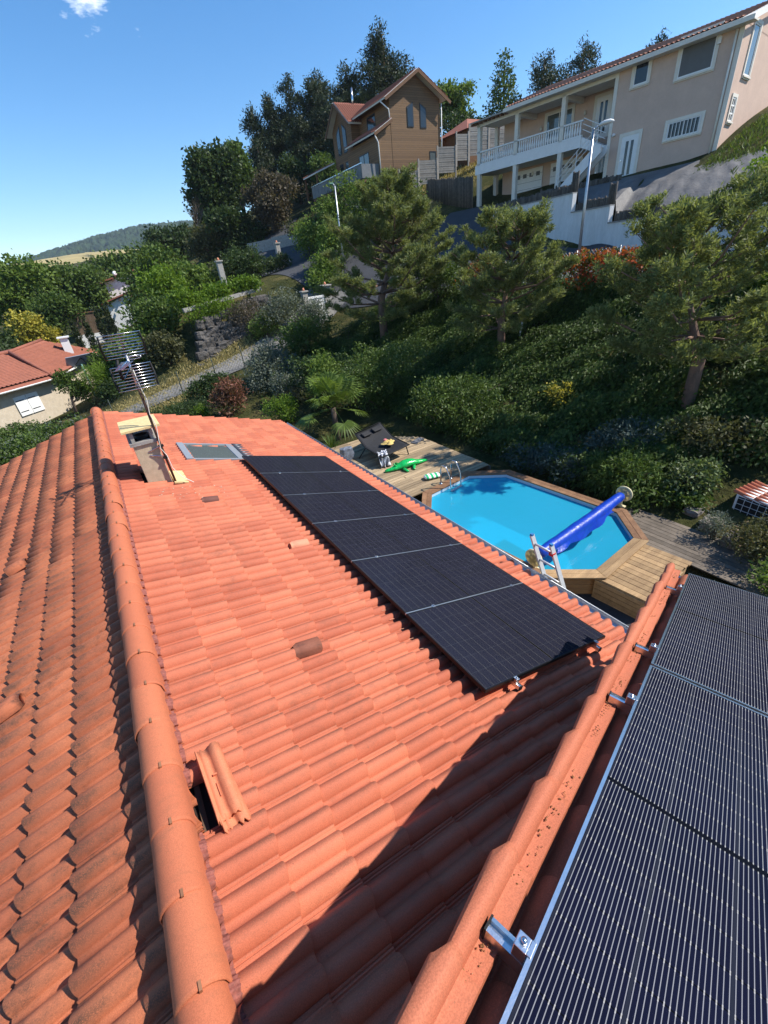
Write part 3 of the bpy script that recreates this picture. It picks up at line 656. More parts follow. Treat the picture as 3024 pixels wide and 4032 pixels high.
def watermat():
    m, t, b = nt('pool_water'); t.nodes.remove(b); p = pos(t)
    tr = t.nodes.new('ShaderNodeBsdfTransparent'); tr.inputs[0].default_value = (.50, .90, .98, 1)
    gl = t.nodes.new('ShaderNodeBsdfGlossy'); gl.inputs['Roughness'].default_value = .02
    fr = t.nodes.new('ShaderNodeFresnel'); fr.inputs[0].default_value = 1.33
    bp = t.nodes.new('ShaderNodeBump'); bp.inputs['Strength'].default_value = .3; bp.inputs['Distance'].default_value = .05
    t.links.new(noise(t, 5, 3, .5, p, .4), bp.inputs['Height']); t.links.new(bp.outputs[0], gl.inputs['Normal']); t.links.new(bp.outputs[0], fr.inputs['Normal'])
    mx = t.nodes.new('ShaderNodeMixShader'); df = t.nodes.new('ShaderNodeBsdfDiffuse'); df.inputs[0].default_value = (.035, .50, .74, 1); m2 = t.nodes.new('ShaderNodeMixShader'); m2.inputs[0].default_value = .5
    t.links.new(tr.outputs[0], m2.inputs[1]); t.links.new(df.outputs[0], m2.inputs[2]); t.links.new(fr.outputs[0], mx.inputs[0]); t.links.new(m2.outputs[0], mx.inputs[1]); t.links.new(gl.outputs[0], mx.inputs[2])
    t.links.new(mx.outputs[0], t.nodes['Material Output'].inputs[0]); return m
g = G(); a = octo(1.538, 2.388, .763); g.add([(x, y, PZ-.12) for x, y in a], [tuple(range(8))]); g.obj('water', watermat(), pool, M=PM)
# rim: two boards on each side, mitred
for ring, (d0, d1) in enumerate(((-.02, .115), (.12, .25))):
    A_ = octo(1.55+d0, 2.40+d0, .77+d0*.586); B_ = octo(1.55+d1, 2.40+d1, .77+d1*.586)
    for i in range(8):
        j = (i+1) % 8; q = [A_[i], A_[j], B_[j], B_[i]]; c = (sum(x for x, y in q)/4, sum(y for x, y in q)/4)
        q = [(c[0]+(x-c[0])*.997, c[1]+(y-c[1])*.997) for x, y in q]
        G().prism(q, PZ-.035, PZ+random.uniform(-.002, .002)).obj('rim_board', M_RIM if i not in (1, 0) else M_WOOD, pool, M=PM, bev=.004)
# side boards
wl_ = octo(1.62, 2.47, .81); wo_ = octo(1.665, 2.515, .836)
for i in range(8):
    j = (i+1) % 8
    for k in range(8):
        z0 = -3.62+.123*k; G().prism([wl_[i], wl_[j], wo_[j], wo_[i]], z0, z0+.117).obj('side_board', M_POOLW, pool, M=PM, bev=.005)
for x, y in wo_:
    G().box(x*1.02-.04, y*1.02-.04, -3.62, x*1.02+.04, y*1.02+.04, PZ-.036).obj('corner_post', M_POOLW, pool, M=PM)
# steps platform at the near end
stp = thing('pool_steps', 'timber platform with plank top at the near end of the pool', 'platform', (5.8, 1.3, -3.2), PA)
SM = Matrix.Translation((4.93, 1.86, 0)) @ Matrix.Rotation(PA, 4, 'Z')
for k in range(12):
    x = .02+.145*k; L = 1.02+.02*(k % 3); G().box(x, -L, PZ-.09-.002*(k % 2), x+.135, -.0, PZ-.055-.002*(k % 2)).obj('tread_plank', M_WOOD, stp, M=SM, bev=.004)
for k in range(5):
    z = -3.22+.107*k; G().box(-.0, -1.0, z, .03, .0, z+.1).obj('side_plank', M_WOOD, stp, M=SM, bev=.004); G().box(.03, -1.0, z, 1.74, -.97, z+.1).obj('front_plank', M_WOOD, stp, M=SM, bev=.004)
for x in (.06, 1.68): G().box(x-.03, -.96, -3.22, x+.03, -.90, PZ-.095).obj('leg', M_WOOD, stp, M=SM)
# patio slabs under the eave
g = thing('patio', 'dark slate paved patio strip between house and pool', 'paving', (4, 1, -3.2)); g['kind'] = 'structure'; patio = g
for i in range(5):
    for j in range(10):
        x = 2.15+.6*i; y = -1.6+.6*j; G().box(x, y, -3.22, x+.592, y+.592, -3.145+random.uniform(-.002, .002)).obj('slab', M_SLATE, patio, bev=.003)
# deck of long planks at the far end
deck = thing('deck', 'sunlit plank deck at the far end of the pool', 'deck', (5.2, 9, -3.1)); deck['kind'] = 'structure'
for k in range(40):
    y = 6.85+.135*k; a, b = 2.7, 7.32
    if y > 10.55: b = 7.32-(y-10.55)*.8
    if y > 11.2: a = 3.1+(y-11.2)*.9
    c = PM.inverted() @ Vector((4, y, 0))
    if y < 7.05: a, b = 2.7, 4.2
    cut = random.uniform(a+1.2, b-1.2)
    for x0, x1 in ((a, cut-.003), (cut+.003, b)): G().box(x0+random.uniform(-.01, .01), y, -2.73, x1+random.uniform(-.012, .012), y+.121, -2.70+random.uniform(-.004, .004)).obj('plank', M_DECK, deck, bev=.003)
for k in range(16):
    y = 2.2+.30*k; a, b = (2.62, 3.75)
    if y > 6.8: break
for k in range(33): 
    y = 2.45+.135*k; G().box(2.62, y, -2.73, 3.72-.08*(y-2.45)/4.4, y+.121, -2.70+random.uniform(-.004, .004)).obj('plank', M_DECK, deck, bev=.003)
for k in range(24):
    y = 7.05+.15*k; G().box(7.30, y, -3.15, 7.34, y+.14, -2.73).obj('fascia_board', M_DECKG, deck) if k % 1 == 0 else None
# old grey planks beside the pool, lower right
old = thing('old_deck', 'old grey planks in the shade right of the pool', 'deck', (8, 2, -3.1)); old['kind'] = 'structure'
for k in range(16):
    x = 7.25+.14*k; G().box(x, -.4+.12*math.sin(k), -3.09, x+.128, 3.2+.2*math.cos(k*1.7), -3.06+random.uniform(-.004, .004)).obj('plank', M_DECKG, old, M=Matrix.Translation((0, 0, 0)))
# cover roller
ro = thing('pool_cover_roller', 'rolled blue pool cover on a cream wheeled reel across the pool', 'cover reel', (6, 2.95, PZ))
RA, RB = Vector((4.22, 2.78, -2.32)), Vector((7.74, 3.05, -2.30)); rd = (RB-RA).normalized()
g = G(); rp = []; rr = []
for i in range(29):
    q = i/28; rp.append(RA.lerp(RB, .04+.92*q)+Vector((0, 0, -.03*math.sin(q*math.pi)))); rr.append(.105+.03*math.sin(math.pi*q)**.5+.004*math.sin(q*19)+.003*math.sin(q*47+1))
g.tube(rp, rr, 18); g.obj('rolled_cover', M_BLUE, ro, True)
v = []; f = []; m = 22
for i in range(m):
    q = .16+.62*i/(m-1); c = RA.lerp(RB, q)
    dr = .10+.20*math.sin(math.pi*(i/(m-1))**1.2)**1.5+.012*math.sin(i*2.1)
    for k in range(6):
        s_ = k/5; v.append(c+Vector((.03*math.sin(i*1.3+k), -.13-.06*s_-.03*math.sin(i*.9)*s_, -.02-dr*s_*.62)))
for i in range(m-1):
    for k in range(5): f.append((i*6+k, (i+1)*6+k, (i+1)*6+k+1, i*6+k+1))
G().add(v, f).obj('hanging_flap', M_BLUE, ro, True)
G().tube([RA-rd*.02, RB+rd*.02], .03, 10).obj('axle', M_STEEL, ro, True)
xr = rd; yr = Vector((0, 0, 1)).cross(xr).normalized()
for c, s_ in ((RA, -1), (RB, 1)):
    fm = frame(c, yr, Vector((0, 0, 1)), yr.cross(Vector((0, 0, 1))))
    g = G(); 
    for r0, r1 in ((.165, .195), (.06, .085)):
        g.lathe([(r0, -.015), (r1, -.015), (r1, .015), (r0, .015), (r0, -.015)], 24)
    for k in range(6):
        a = k*math.pi/3; g.bar((.07*math.cos(a), .07*math.sin(a), 0), (.175*math.cos(a), .175*math.sin(a), 0), .035, .02)
    w = g.obj('hand_wheel', M_CREAM, ro, True, fm @ Matrix.Translation((0, 0, .03*s_)))
    G().lathe([(.04, -.03), (.045, .03), (.02, .04)], 14).obj('hub', M_CREAM, w, True, fm)
    G().bar((0, -.30, 0), (0, -.02, 0), .07, .05, (1, 0, 0)).box(-.12, -.31, -.04, .12, -.28, .04).obj('stand', M_CREAM, ro, M=fm @ Matrix.Translation((0, 0, -.05*s_)))
# stainless pool ladder
pl = thing('pool_ladder', 'stainless pool ladder with two looped handrails over the water', 'pool ladder', (5.6, 6.9, PZ), PA)
lm = Matrix.Translation((5.52, 6.72, PZ)) @ Matrix.Rotation(R_(8), 4, 'Z')
for x in (-.22, .22):
    p = [(x, .30, 0), (x, .30, .45)]+[(x, .17+.13*math.cos(a), .45+.16*math.sin(a)) for a in [math.pi*i/8 for i in range(1, 8)]]+[(x, .04-.10, .3), (x, -.08, -.2), (x, -.08, -.85)]
    G().tube(p, .021, 10).obj('handrail', M_STEEL, pl, True, lm); G().lathe([(.05, 0), (.05, .02), (.025, .04)], 12, (x, .30, 0)).obj('flange', M_STEEL, pl, True, lm)
for z in (-.12, -.36, -.6): G().box(-.22, -.13, z, .22, -.05, z+.03).obj('rung', M_STEEL, pl, M=lm, bev=.006)
# aluminium ladder leaning on the eave
al = thing('aluminium_ladder', 'aluminium ladder leaning on the gutter with its top rungs showing', 'ladder', (3.1, 1.35, -3.15))
la = Matrix.Translation((2.575, 1.48, -.36)); top = Vector((0, .0, 0)); 
def lp(y, s_): return Vector((2.50+.245*s_, y-.12*s_*.0, -.42-1.0*s_))
for y0 in (1.63, 1.30): G().bar((2.545, y0, -.42), (3.15, y0-.62, -3.14), .028, .07, (1, 0, 0)).obj('stile', M_ALUL, al); G().box(2.525, y0-.02, -.43, 2.565, y0+.02, -.40).obj('stile_cap', mat('blue_cap', (.05, .2, .45), .4) if y0 > 1.5 else bpy.data.materials['blue_cap'], al)
for k in range(10):
    q = .055+.1*k; c = Vector((2.545, 1.63, -.42)).lerp(Vector((3.15, 1.01, -3.14)), q); G().tube([c, c+Vector((0, -.33, 0))], .017, 8).obj('rung', M_ALUL, al, True)
G().box(2.54, 1.25, -.60, 2.60, 1.32, -.55).obj('red_hook', mat('red_plastic', (.6, .03, .03), .4), al)
G().bar((4.15, 2.1, -3.12), (4.3, .3, -3.12), .09, .04).obj('aluminium_profile', M_ALUL)
tag(bpy.data.objects['aluminium_profile'], 'pale aluminium profile lying on the slate patio', 'metal bar')

# ------------------------------------------------------------------ things on the deck
DZ = -2.695
lg = thing('double_lounger', 'black mesh double lounger on the plank deck', 'sun lounger', (5.3, 10, DZ))
M_MESH = mat('black_mesh', (.022, .022, .024), .7, .25, 12, .3, 300, spec=.35)
f0 = Vector((4.73, 9.28, -2.30)); f1 = Vector((5.98, 9.50, -2.30)); h0 = Vector((4.74, 10.35, -2.29)); h1 = Vector((6.02, 10.62, -2.29)); t0 = Vector((4.80, 11.12, -2.0)); t1 = Vector((6.10, 11.50, -2.0))
v = []; f = []; nu, nv = 12, 14
for i in range(nv):
    q = i/(nv-1); L0, L1 = (f0.lerp(h0, q/.6), f1.lerp(h1, q/.6)) if q <= .6 else (h0.lerp(t0, (q-.6)/.4), h1.lerp(t1, (q-.6)/.4))
    for j in range(nu):
        r = j/(nu-1); v.append(L0.lerp(L1, r)-Vector((0, 0, .07*math.sin(math.pi*r)*math.sin(math.pi*min(1, q/.62))**.6 if q < .62 else .04*math.sin(math.pi*r))))
for i in range(nv-1):
    for j in range(nu-1): f.append((i*nu+j, i*nu+j+1, (i+1)*nu+j+1, (i+1)*nu+j))
o = G().add(v, f).obj('mesh_bed', M_MESH, lg, True); o.modifiers.new('t', 'SOLIDIFY').thickness = .012
G().tube([t0, h0, f0, f1, h1, t1, t0], .02, 8).obj('frame', M_BLACK, lg, True)
for a, b in ((f0+Vector((0, .25, 0)), (4.72, 9.35, DZ)), (f1+Vector((0, .25, 0)), (6.0, 9.62, DZ)), (h0, (4.58, 10.6, DZ)), (h1, (5.88, 10.95, DZ))): G().tube([a, b], .02, 8).obj('leg', M_BLACK, lg, True)
for q in (.26, .66):
    c = t0.lerp(t1, q)+Vector((.03, -.26, -.06)); G().box(-.19, -.11, -.03, .19, .11, .04).obj('headrest', M_MESH, lg, M=Matrix.Translation(c) @ Matrix.Rotation(R_(12), 4, 'Z') @ Matrix.Rotation(R_(22), 4, 'X'), bev=.03)
def cloth(name, label, cat, m, P, nu, nv, fn):
    v = [fn(i/(nu-1), j/(nv-1)) for j in range(nv) for i in range(nu)]; f = [(j*nu+i, j*nu+i+1, (j+1)*nu+i+1, (j+1)*nu+i) for j in range(nv-1) for i in range(nu-1)]
    o = G().add(v, f).obj(name, m, None, True); o.modifiers.new('t', 'SOLIDIFY').thickness = .012; tag(o, label, cat); return o
def stripes(name, c1, c2, sc, ax=0, coord='obj', lo=.5):
    m, t, b = nt(name); v = objc(t); sx = t.nodes.new('ShaderNodeSeparateXYZ'); t.links.new(v, sx.inputs[0])
    f = math_(t, 'GREATER_THAN', math_(t, 'FRACT', math_(t, 'MULTIPLY', sx.outputs[ax], sc)), lo)
    t.links.new(mixc(t, f, c1, c2), b.inputs['Base Color']); b.inputs['Roughness'].default_value = .85; return m
M_TOW = stripes('striped_towel', (.72, .74, .78), (.10, .11, .14), 9., 1)
def tow(u, w):
    x = 4.73+.34*u; y = 9.56-.25*u*0+.10*math.sin(u*9); s_ = w
    if s_ < .35: return (x+.1*s_, 9.62-.1*s_+.03*math.sin(u*14), -2.255+.03*math.sin(u*11+s_*9))
    return (x-.06+.05*math.sin(u*8)*s_, 9.45-.22*(s_-.3)+.05*math.sin(u*13), -2.25-.42*(s_-.35)/.65+.02*math.sin(u*10))
cloth('towel', 'grey and white striped towel hanging over the lounger foot', 'towel', M_TOW, None, 22, 16, tow)
def yl(u, w): 
    r = .16*w*(1+.3*math.sin(u*19)); return (5.50+r*1.5*math.cos(u*6.283), 10.05+r*math.sin(u*6.283), -2.27+.10*math.exp(-((w-.4)/.3)**2)*(.7+.5*math.sin(u*25+w*4))+.02)
cloth('yellow_towel', 'crumpled yellow cloth on the black lounger', 'cloth', mat('yellow_cloth', (.62, .46, .16), .9, .2, 9), None, 36, 9, yl)
o = G().lathe([(.01, 0), (.06, .005), (.075, .05), (.05, .085), (.0, .09)], 14, (5.44, 10.16, -2.20)).obj('pink_cloth', mat('pink_cloth', (.62, .2, .2), .9, .3, 25), None, True); tag(o, 'small pink bundle lying on the yellow cloth', 'cloth')
# crocodile float
cr_ = thing('crocodile_float', 'green inflatable crocodile lying on the sunny deck', 'pool float', (5.3, 8.8, DZ))
m_, t_, b_ = nt('green_vinyl'); v_ = objc(t_); t_.links.new(ramp(t_, noise(t_, 16, 3, .6, v_), (.42, (.01, .30, .06)), (.5, (.008, .42, .09))), b_.inputs['Base Color']); b_.inputs['Roughness'].default_value = .22; bump(t_, b_, noise(t_, 30, 3, .5, v_), .4, .02); M_CROC = m_
cm_ = Matrix.Translation((5.36, 8.84, DZ)) @ Matrix.Rotation(R_(-10), 4, 'Z')
def blob(g, pts, rad, sy=1., sz=1., n=14):
    v = []; f = []
    for (x, y, z), r in zip(pts, rad):
        for k in range(n): a = 2*math.pi*k/n; v.append((x, y+math.cos(a)*r*sy, z+math.sin(a)*r*sz))
    m = len(pts)
    for i in range(m-1):
        for k in range(n): f.append((i*n+k, i*n+(k+1) % n, (i+1)*n+(k+1) % n, (i+1)*n+k))
    f += [tuple(range(n))[::-1], tuple(range((m-1)*n, m*n))]; g.add(v, f)
g = G(); xs = [-.78, -.76, -.68, -.58, -.48, -.42, -.34, -.25, -.1, .1, .25, .35, .45, .55, .66, .76, .80]
rs = [.01, .05, .07, .075, .10, .115, .10, .14, .175, .175, .15, .12, .10, .085, .065, .04, .005]
blob(g, [(x, (.02*math.sin(x*5) if x < .3 else .10*(x-.3)**2*2), r*.72) for x, r in zip(xs, rs)], rs, 1.05, .72); g.obj('body', M_CROC, cr_, True, cm_)
for x, y, a in ((-.22, .17, 60), (-.2, -.17, -60), (.22, .15, 110), (.22, -.15, -110)):
    g = G(); blob(g, [(0, 0, .05), (.08, 0, .06), (.17, .01, .04), (.22, .03, .03), (.24, .04, .03)], [.05, .055, .045, .05, .01], 1, .7, 10); g.obj('leg', M_CROC, cr_, True, cm_ @ Matrix.Translation((x, y, 0)) @ Matrix.Rotation(R_(a+(20 if y > 0 else -20)), 4, 'Z'))
for y in (-.055, .055): G().lathe([(.0, 0), (.03, .01), (.034, .03), (.02, .055), (.0, .06)], 10, (-.42, y, .15)).obj('eye', M_CROC, cr_, True, cm_)
for k in range(9): G().extr([(-.2+.075*k, -.006, .21-.001*k*k), (-.15+.075*k, -.006, .21-.001*k*k), (-.17+.075*k, -.006, .255-.0016*k*k)], (0, .012, 0)).obj('back_ridge', M_CROC, cr_, M=cm_)
# striped float
m = stripes('green_white_stripes', (.80, .82, .78), (.02, .42, .16), 7., 0)
v = []; f = []; nu, nv = 17, 20
for j in range(nv):
    for i in range(nu):
        u, w = i/(nu-1)*2-1, j/(nv-1)*2*math.pi; e = (1-abs(u)**6)**.5
        v.append((u*.27, math.cos(w)*(.13*e+.01)*(1+.06*math.cos(u*18)), .075+math.sin(w)*.065*e*(1+.1*math.cos(u*18))))
for j in range(nv):
    for i in range(nu-1): f.append((j*nu+i, j*nu+i+1, ((j+1) % nv)*nu+i+1, ((j+1) % nv)*nu+i))
o = G().add(v, f).obj('striped_float', m, None, True, Matrix.Translation((5.44, 7.62, DZ)) @ Matrix.Rotation(R_(-18), 4, 'Z')); tag(o, 'small green and white striped float by the pool ladder', 'pool float')
o = G().box(-.26, -.12, 0, .26, .12, .035).box(-.2, -.09, .035, .24, .1, .06).obj('folded_mat', mat('grey_fabric', (.16, .165, .18), .9), None, M=Matrix.Translation((6.95, 10.35, DZ)) @ Matrix.Rotation(.3, 4, 'Z'), bev=.012); tag(o, 'grey folded mat at the far corner of the deck', 'mat')
# filter housing with tiled lid, right edge
hp = thing('pump_housing', 'white pump housing with tiled lid and black grille', 'pump housing', (9.75, 1.0, -3))
hm = Matrix.Translation((9.55, .6, -2.98)) @ Matrix.Rotation(R_(-8), 4, 'Z')
G().box(0, 0, 0, .9, .85, .62).obj('body', M_WHITE, hp, M=hm, bev=.01); 
for k in range(3): 
    w = bpy.data.objects.new('roof_tile', wm); link(w, hp, hm @ Matrix.Translation((.0+.3*k, .93, .66)) @ Matrix.Rotation(R_(-90), 4, 'Z') @ Matrix.Rotation(R_(14), 4, 'Y') @ Matrix.Scale(1.35, 4, (1, 0, 0)) @ Matrix.Translation((0, 0, -.02)))
    link(bpy.data.objects.new('roof_tile', wm), hp, hm @ Matrix.Translation((.0+.3*k, .50, .62)) @ Matrix.Rotation(R_(-90), 4, 'Z') @ Matrix.Rotation(R_(14), 4, 'Y') @ Matrix.Scale(1.35, 4, (1, 0, 0)))
G().box(-.012, .06, .08, -.004, .8, .56).box(.06, -.012, .08, .84, -.004, .56).obj('opening', M_BLACK, hp, M=hm)
for k in range(6): G().box(-.022, .06+.146*k, .07, -.013, .068+.146*k, .57).obj('grille_bar', M_WHITE, hp, M=hm)
for k in range(4): G().box(-.024, .05, .1+.14*k, -.014, .8, .108+.14*k).obj('grille_bar', M_WHITE, hp, M=hm)
for k in range(5): G().box(.06+.19*k, -.022, .07, .068+.19*k, -.013, .57).obj('grille_bar', M_WHITE, hp, M=hm)
for k in range(4): G().box(.05, -.024, .1+.14*k, .85, -.014, .108+.14*k).obj('grille_bar', M_WHITE, hp, M=hm)
M_ROCK = mat('grey_rock', (.25, .22, .19), .95, .5, 3, .9, 14, bd=.06)
def rock(name, label, c, s_, seed, cat='rock', par=None, group=None, m=None, fl=.75):
    r = random.Random(seed); v = []; f = []; K = 5
    idx = {}
    for i in range(K):
        for j in range(K):
            for k in range(K):
                if {i, j, k} & {0, K-1}:
                    p = Vector((i/(K-1)*2-1, j/(K-1)*2-1, k/(K-1)*2-1)); q = p.normalized()*1.25; p = p.lerp(q, .32)+Vector((r.gauss(0, .07), r.gauss(0, .07), r.gauss(0, .07)))
                    idx[i, j, k] = len(v); v.append((p.x*s_[0]+c[0], p.y*s_[1]+c[1], p.z*s_[2]+c[2]))
    for a in range(3):
        for e in (0, K-1):
            for i in range(K-1):
                for j in range(K-1):
                    def g_(u, w): q = [u, w]; q.insert(a, e); return idx[tuple(q)]
                    q = [g_(i, j), g_(i+1, j), g_(i+1, j+1), g_(i, j+1)]; f.append(tuple(q if (e > 0) != (a == 1) else q[::-1]))
    o = G().add(v, f).obj(name, m or M_ROCK, par, bev=0)
    if label: tag(o, label, cat, group)
    return o
rock('plastic_sack', 'crumpled grey plastic sack beside the lounger under the palm', (4.25, 10.85, -2.5), (.2, .16, .22), 77, 'sack', m=mat('grey_plastic', (.16, .18, .22), .35, .4, 9, .8, 9))
for i, (x, y, l) in enumerate(((8.9, 1.5, 'pale rock at the edge of the pink flowered shrub'), (8.6, .9, 'larger grey rock below the pink flowered shrub'), (9.2, 2.0, 'rock nearest the pump housing among leaves'))): rock('rock', l, (x, y, -2.95), (.22, .18, .14), i+3)

# ------------------------------------------------------------------ buildings
def rooftiles(name, hi, lo, pitch, ax=1):
    m, t, b = nt(name); v = objc(t); sx = t.nodes.new('ShaderNodeSeparateXYZ'); t.links.new(v, sx.inputs[0])
    f = math_(t, 'ADD', math_(t, 'MULTIPLY', noise(t, 7, 4, .7, v), .7), math_(t, 'MULTIPLY', noise(t, .8, 3, .6, v), .4))
    t.links.new(ramp(t, f, (.35, lo), (.75, hi)), b.inputs['Base Color']); b.inputs['Roughness'].default_value = .85; return m
M_RT2 = rooftiles('far_roof_tiles', (.34, .115, .07), (.20, .07, .045), .2)
M_RT3 = rooftiles('pink_house_tiles', (.46, .22, .14), (.33, .13, .085), .2)
def corr_roof(name, m, par, M, L, Wd, pitch=.21, course=.36, amp=.035):
    """tiled slope: rolls run down x, courses step; local x down (0..L), y along (0..Wd)"""
    ny_ = int(Wd/pitch)*6+1; ys = np.linspace(0, Wd, ny_); pr = np.maximum(0, np.cos(ys/pitch*2*np.pi))**.8*amp
    xs = []; zs = []
    k = int(L/course)
    for i in range(k): xs += [i*course, (i+1)*course-.001]; zs += [0, .03]
    xs = np.array(xs); zs = np.array(zs)
    X, Y = np.meshgrid(xs, ys, indexing='ij'); Z = zs[:, None]+pr[None]
    i = np.arange(X.size).reshape(X.shape); f = np.stack([i[:-1, :-1], i[1:, :-1], i[1:, 1:], i[:-1, 1:]], -1).reshape(-1, 4)
    o = objnp(name, np.stack([X, Y, Z], -1).reshape(-1, 3), f, m, par, True, M); G().box(0, 0, -.12, xs[-1], Wd, -.012).obj('roof_slab', M_WHITE, o, M=M); return o
def window(par, M, w, hh, fr=M_WHITE, gl=None, d=.06, bars=(1, 0), sill=None, surround=None, sw=.14):
    """local x right, z up, y out (towards viewer = -y)"""
    if surround:
        s0 = G()
        for a in ((-sw, -sw, w+sw, 0), (-sw, hh, w+sw, hh+sw), (-sw, 0, 0, hh), (w, 0, w+sw, hh)): s0.box(a[0], -.035, a[1], a[2], .01, a[3])
        s0.obj('surround', surround, par, M=M)
    g = G(); q = .06
    for a in ((0, 0, w, q), (0, hh-q, w, hh), (0, q, q, hh-q), (w-q, q, w, hh-q)): g.box(a[0], -.012, a[1], a[2], .05, a[3])
    for k in range(1, bars[0]): g.box(w*k/bars[0]-.03, -.01, q, w*k/bars[0]+.03, .048, hh-q)
    for k in range(1, bars[1]): g.box(q, -.009, hh*k/bars[1]-.03, w-q, .047, hh*k/bars[1]+.03)
    o = g.obj('window', fr, par, M=M); G().box(q*.5, .012, q*.5, w-q*.5, .03, hh-q*.5).obj('pane', gl or M_DGLASS, o, M=M)
    if sill: G().box(-.12, -.09, -.09, w+.12, .02, -.03).obj('sill', sill, o, M=M)
    return o
def door(par, M, w, hh, m, glass=True, surround=None):
    if surround:
        s0 = G()
        for a in ((-.16, 0, 0, hh+.16), (w, 0, w+.16, hh+.16), (0, hh, w, hh+.16)): s0.box(a[0], -.035, a[1], a[2], .01, a[3])
        s0.obj('surround', surround, par, M=M)
    o = G().box(0, -.015, 0, w, .04, hh).obj('door', m, par, M=M)
    if glass:
        for x in (w*.28, w*.58): G().box(x, -.022, hh*.12, x+w*.16, -.016, hh*.88).obj('glass_strip', M_DGLASS, o, M=M)
    G().box(w*.08, -.06, hh*.46, w*.16, -.02, hh*.48).obj('handle', M_STEEL, o, M=M); return o

# --- pink house on its terrace
HX = Vector((.122, -.9925, 0)).normalized(); HY = Vector((-HX.y, HX.x, 0)); HO = Vector((27.9, 29.1, 5.95))
HM = frame(HO, HX*1.035, HY, (0, 0, 1))                                       # x along the front (towards the right), y into the hill
pk = thing('pink_house', 'two storey salmon rendered house with long white balustraded balcony', 'house', HO)
M_PINK = mat('salmon_render', (.60, .435, .345), .95, .10, 1.5, .3, 60); M_PALE = mat('cream_trim', (.74, .69, .60), .9, .1)
M_WTRIM = mat('white_trim', (.80, .79, .77), .8, .08)
def at_(x, y, z): return HM @ Matrix.Translation((x, y, z))
G().box(9.85, 0, -1.2, 15.6, 9, 5.35).box(.6, 2.3, -1.2, 9.85, 9, 5.3).obj('wall', M_PINK, pk, M=HM)
for a in (9.72, 15.43): G().box(a, -.03, -.3, a+.2, .0, 5.3).obj('corner_trim', M_PALE, pk, M=HM)
G().box(9.86, .6, .0, 9.88, 1.6, 2.).obj('side_panel', M_PINK, pk, M=HM)  # thin slab in the wall's own render, sunk inside the wall
# balcony slab, beam, posts
G().box(-.3, .0, 2.2, 8.0, 2.32, 2.75).obj('balcony', M_WTRIM, pk, M=HM)
posts = [(.0, .0), (3.2, .0), (6.6, .0), (.0, 2.1)]
for x, y in posts: G().box(x-.14, y+.02, -.3, x+.14, y+.3, 2.2).obj('post', M_PALE, pk, M=HM); G().box(x-.13, y+.02, 2.75, x+.13, y+.28, 5.15).obj('post', M_PALE, pk, M=HM)
G().box(-.2, .02, 5.0, 9.85, .3, 5.3).obj('beam', M_PALE, pk, M=HM); G().box(-.2, .32, 5.14, 9.84, 2.4, 5.22).obj('balcony_ceiling', M_PALE, pk, M=HM)
for x in (3.2, 6.6): G().box(x-.12, .3, 4.85, x+.12, 2.3, 5.13).obj('cross_beam', M_PALE, pk, M=HM)
G().box(-.2, .02, 2.76, 8.0, .2, 2.84).box(-.2, .02, 3.5, 8.0, .2, 3.58).obj('handrail', M_WTRIM, pk, M=HM)
bal = G().lathe([(.035, 0), (.05, .06), (.075, .2), (.05, .36), (.032, .48), (.05, .6), (.045, .66)], 8).mesh('baluster', M_WTRIM, True)
for k in range(46):
    x = .28+.168*k
    if min(abs(x-p) for p in (0, 3.2, 6.6)) < .18: continue
    link(bpy.data.objects.new('baluster', bal), pk, at_(x, .11, 2.84))
# roof
RP = math.atan(.30)
RF = frame(HM @ Vector((2.6, 4.6, 5.42+.30*5.05)), HM.to_3x3() @ Vector((0, -math.cos(RP), -math.sin(RP))), HX, HM.to_3x3() @ Vector((0, -math.sin(RP), math.cos(RP))))
corr_roof('roof_slope', M_RT3, pk, RF, 5.4, 13.4, .23, .4, .05)
RB_ = frame(HM @ Vector((16.0, 4.6, 5.42+.30*5.05)), HM.to_3x3() @ Vector((0, math.cos(RP), -math.sin(RP))), -HX, HM.to_3x3() @ Vector((0, math.sin(RP), math.cos(RP))))
corr_roof('roof_slope', M_RT3, pk, RB_, 5.0, 13.4, .23, .4, .05)
g = G(); g.extr([(15.6, 0, 5.3), (15.6, 9, 5.3), (15.6, 4.6, 6.75)], (-.3, 0, 0)); g.obj('gable', M_PINK, pk, M=HM)
for a, b in (((15.98, -.5, 5.28), (15.98, 4.6, 6.85)), ((15.98, 4.6, 6.85), (15.98, 9.5, 5.35))): G().bar(a, b, .06, .22).obj('verge_board', M_WTRIM, pk, M=HM)
g = G(); g.box(2.5, -.62, 5.18, 16.1, -.56, 5.36).box(2.5, -.56, 5.19, 16.1, .0, 5.24); g.obj('eave_board', M_PALE, pk, M=HM)
G().tube([(15.35, -.1, 5.15), (15.35, -.1, .2)], .05, 8).obj('downpipe', M_PALE, pk, True, HM)
# translucent canopy at the left end
g = G(); g.add([(-.5, -.4, 5.25), (2.6, -.4, 5.25), (2.6, 3.6, 6.2), (-.5, 3.6, 5.7), (-.5, -.4, 5.33), (2.6, -.4, 5.33), (2.6, 3.6, 6.28), (-.5, 3.6, 5.78)], [(3, 2, 1, 0), (4, 5, 6, 7), (0, 1, 5, 4), (1, 2, 6, 5), (2, 3, 7, 6), (3, 0, 4, 7)]); g.obj('canopy', mat('canopy_sheet', (.36, .33, .29), .6, .2), pk, M=HM)
for k in range(9): G().bar((-.4+.36*k, -.38, 5.16), (-.4+.36*k, 3.4, 5.75), .06, .12).obj('rafter', mat('rafter_wood', (.22, .12, .07), .8) if k == 0 else bpy.data.materials['rafter_wood'], pk, M=HM)
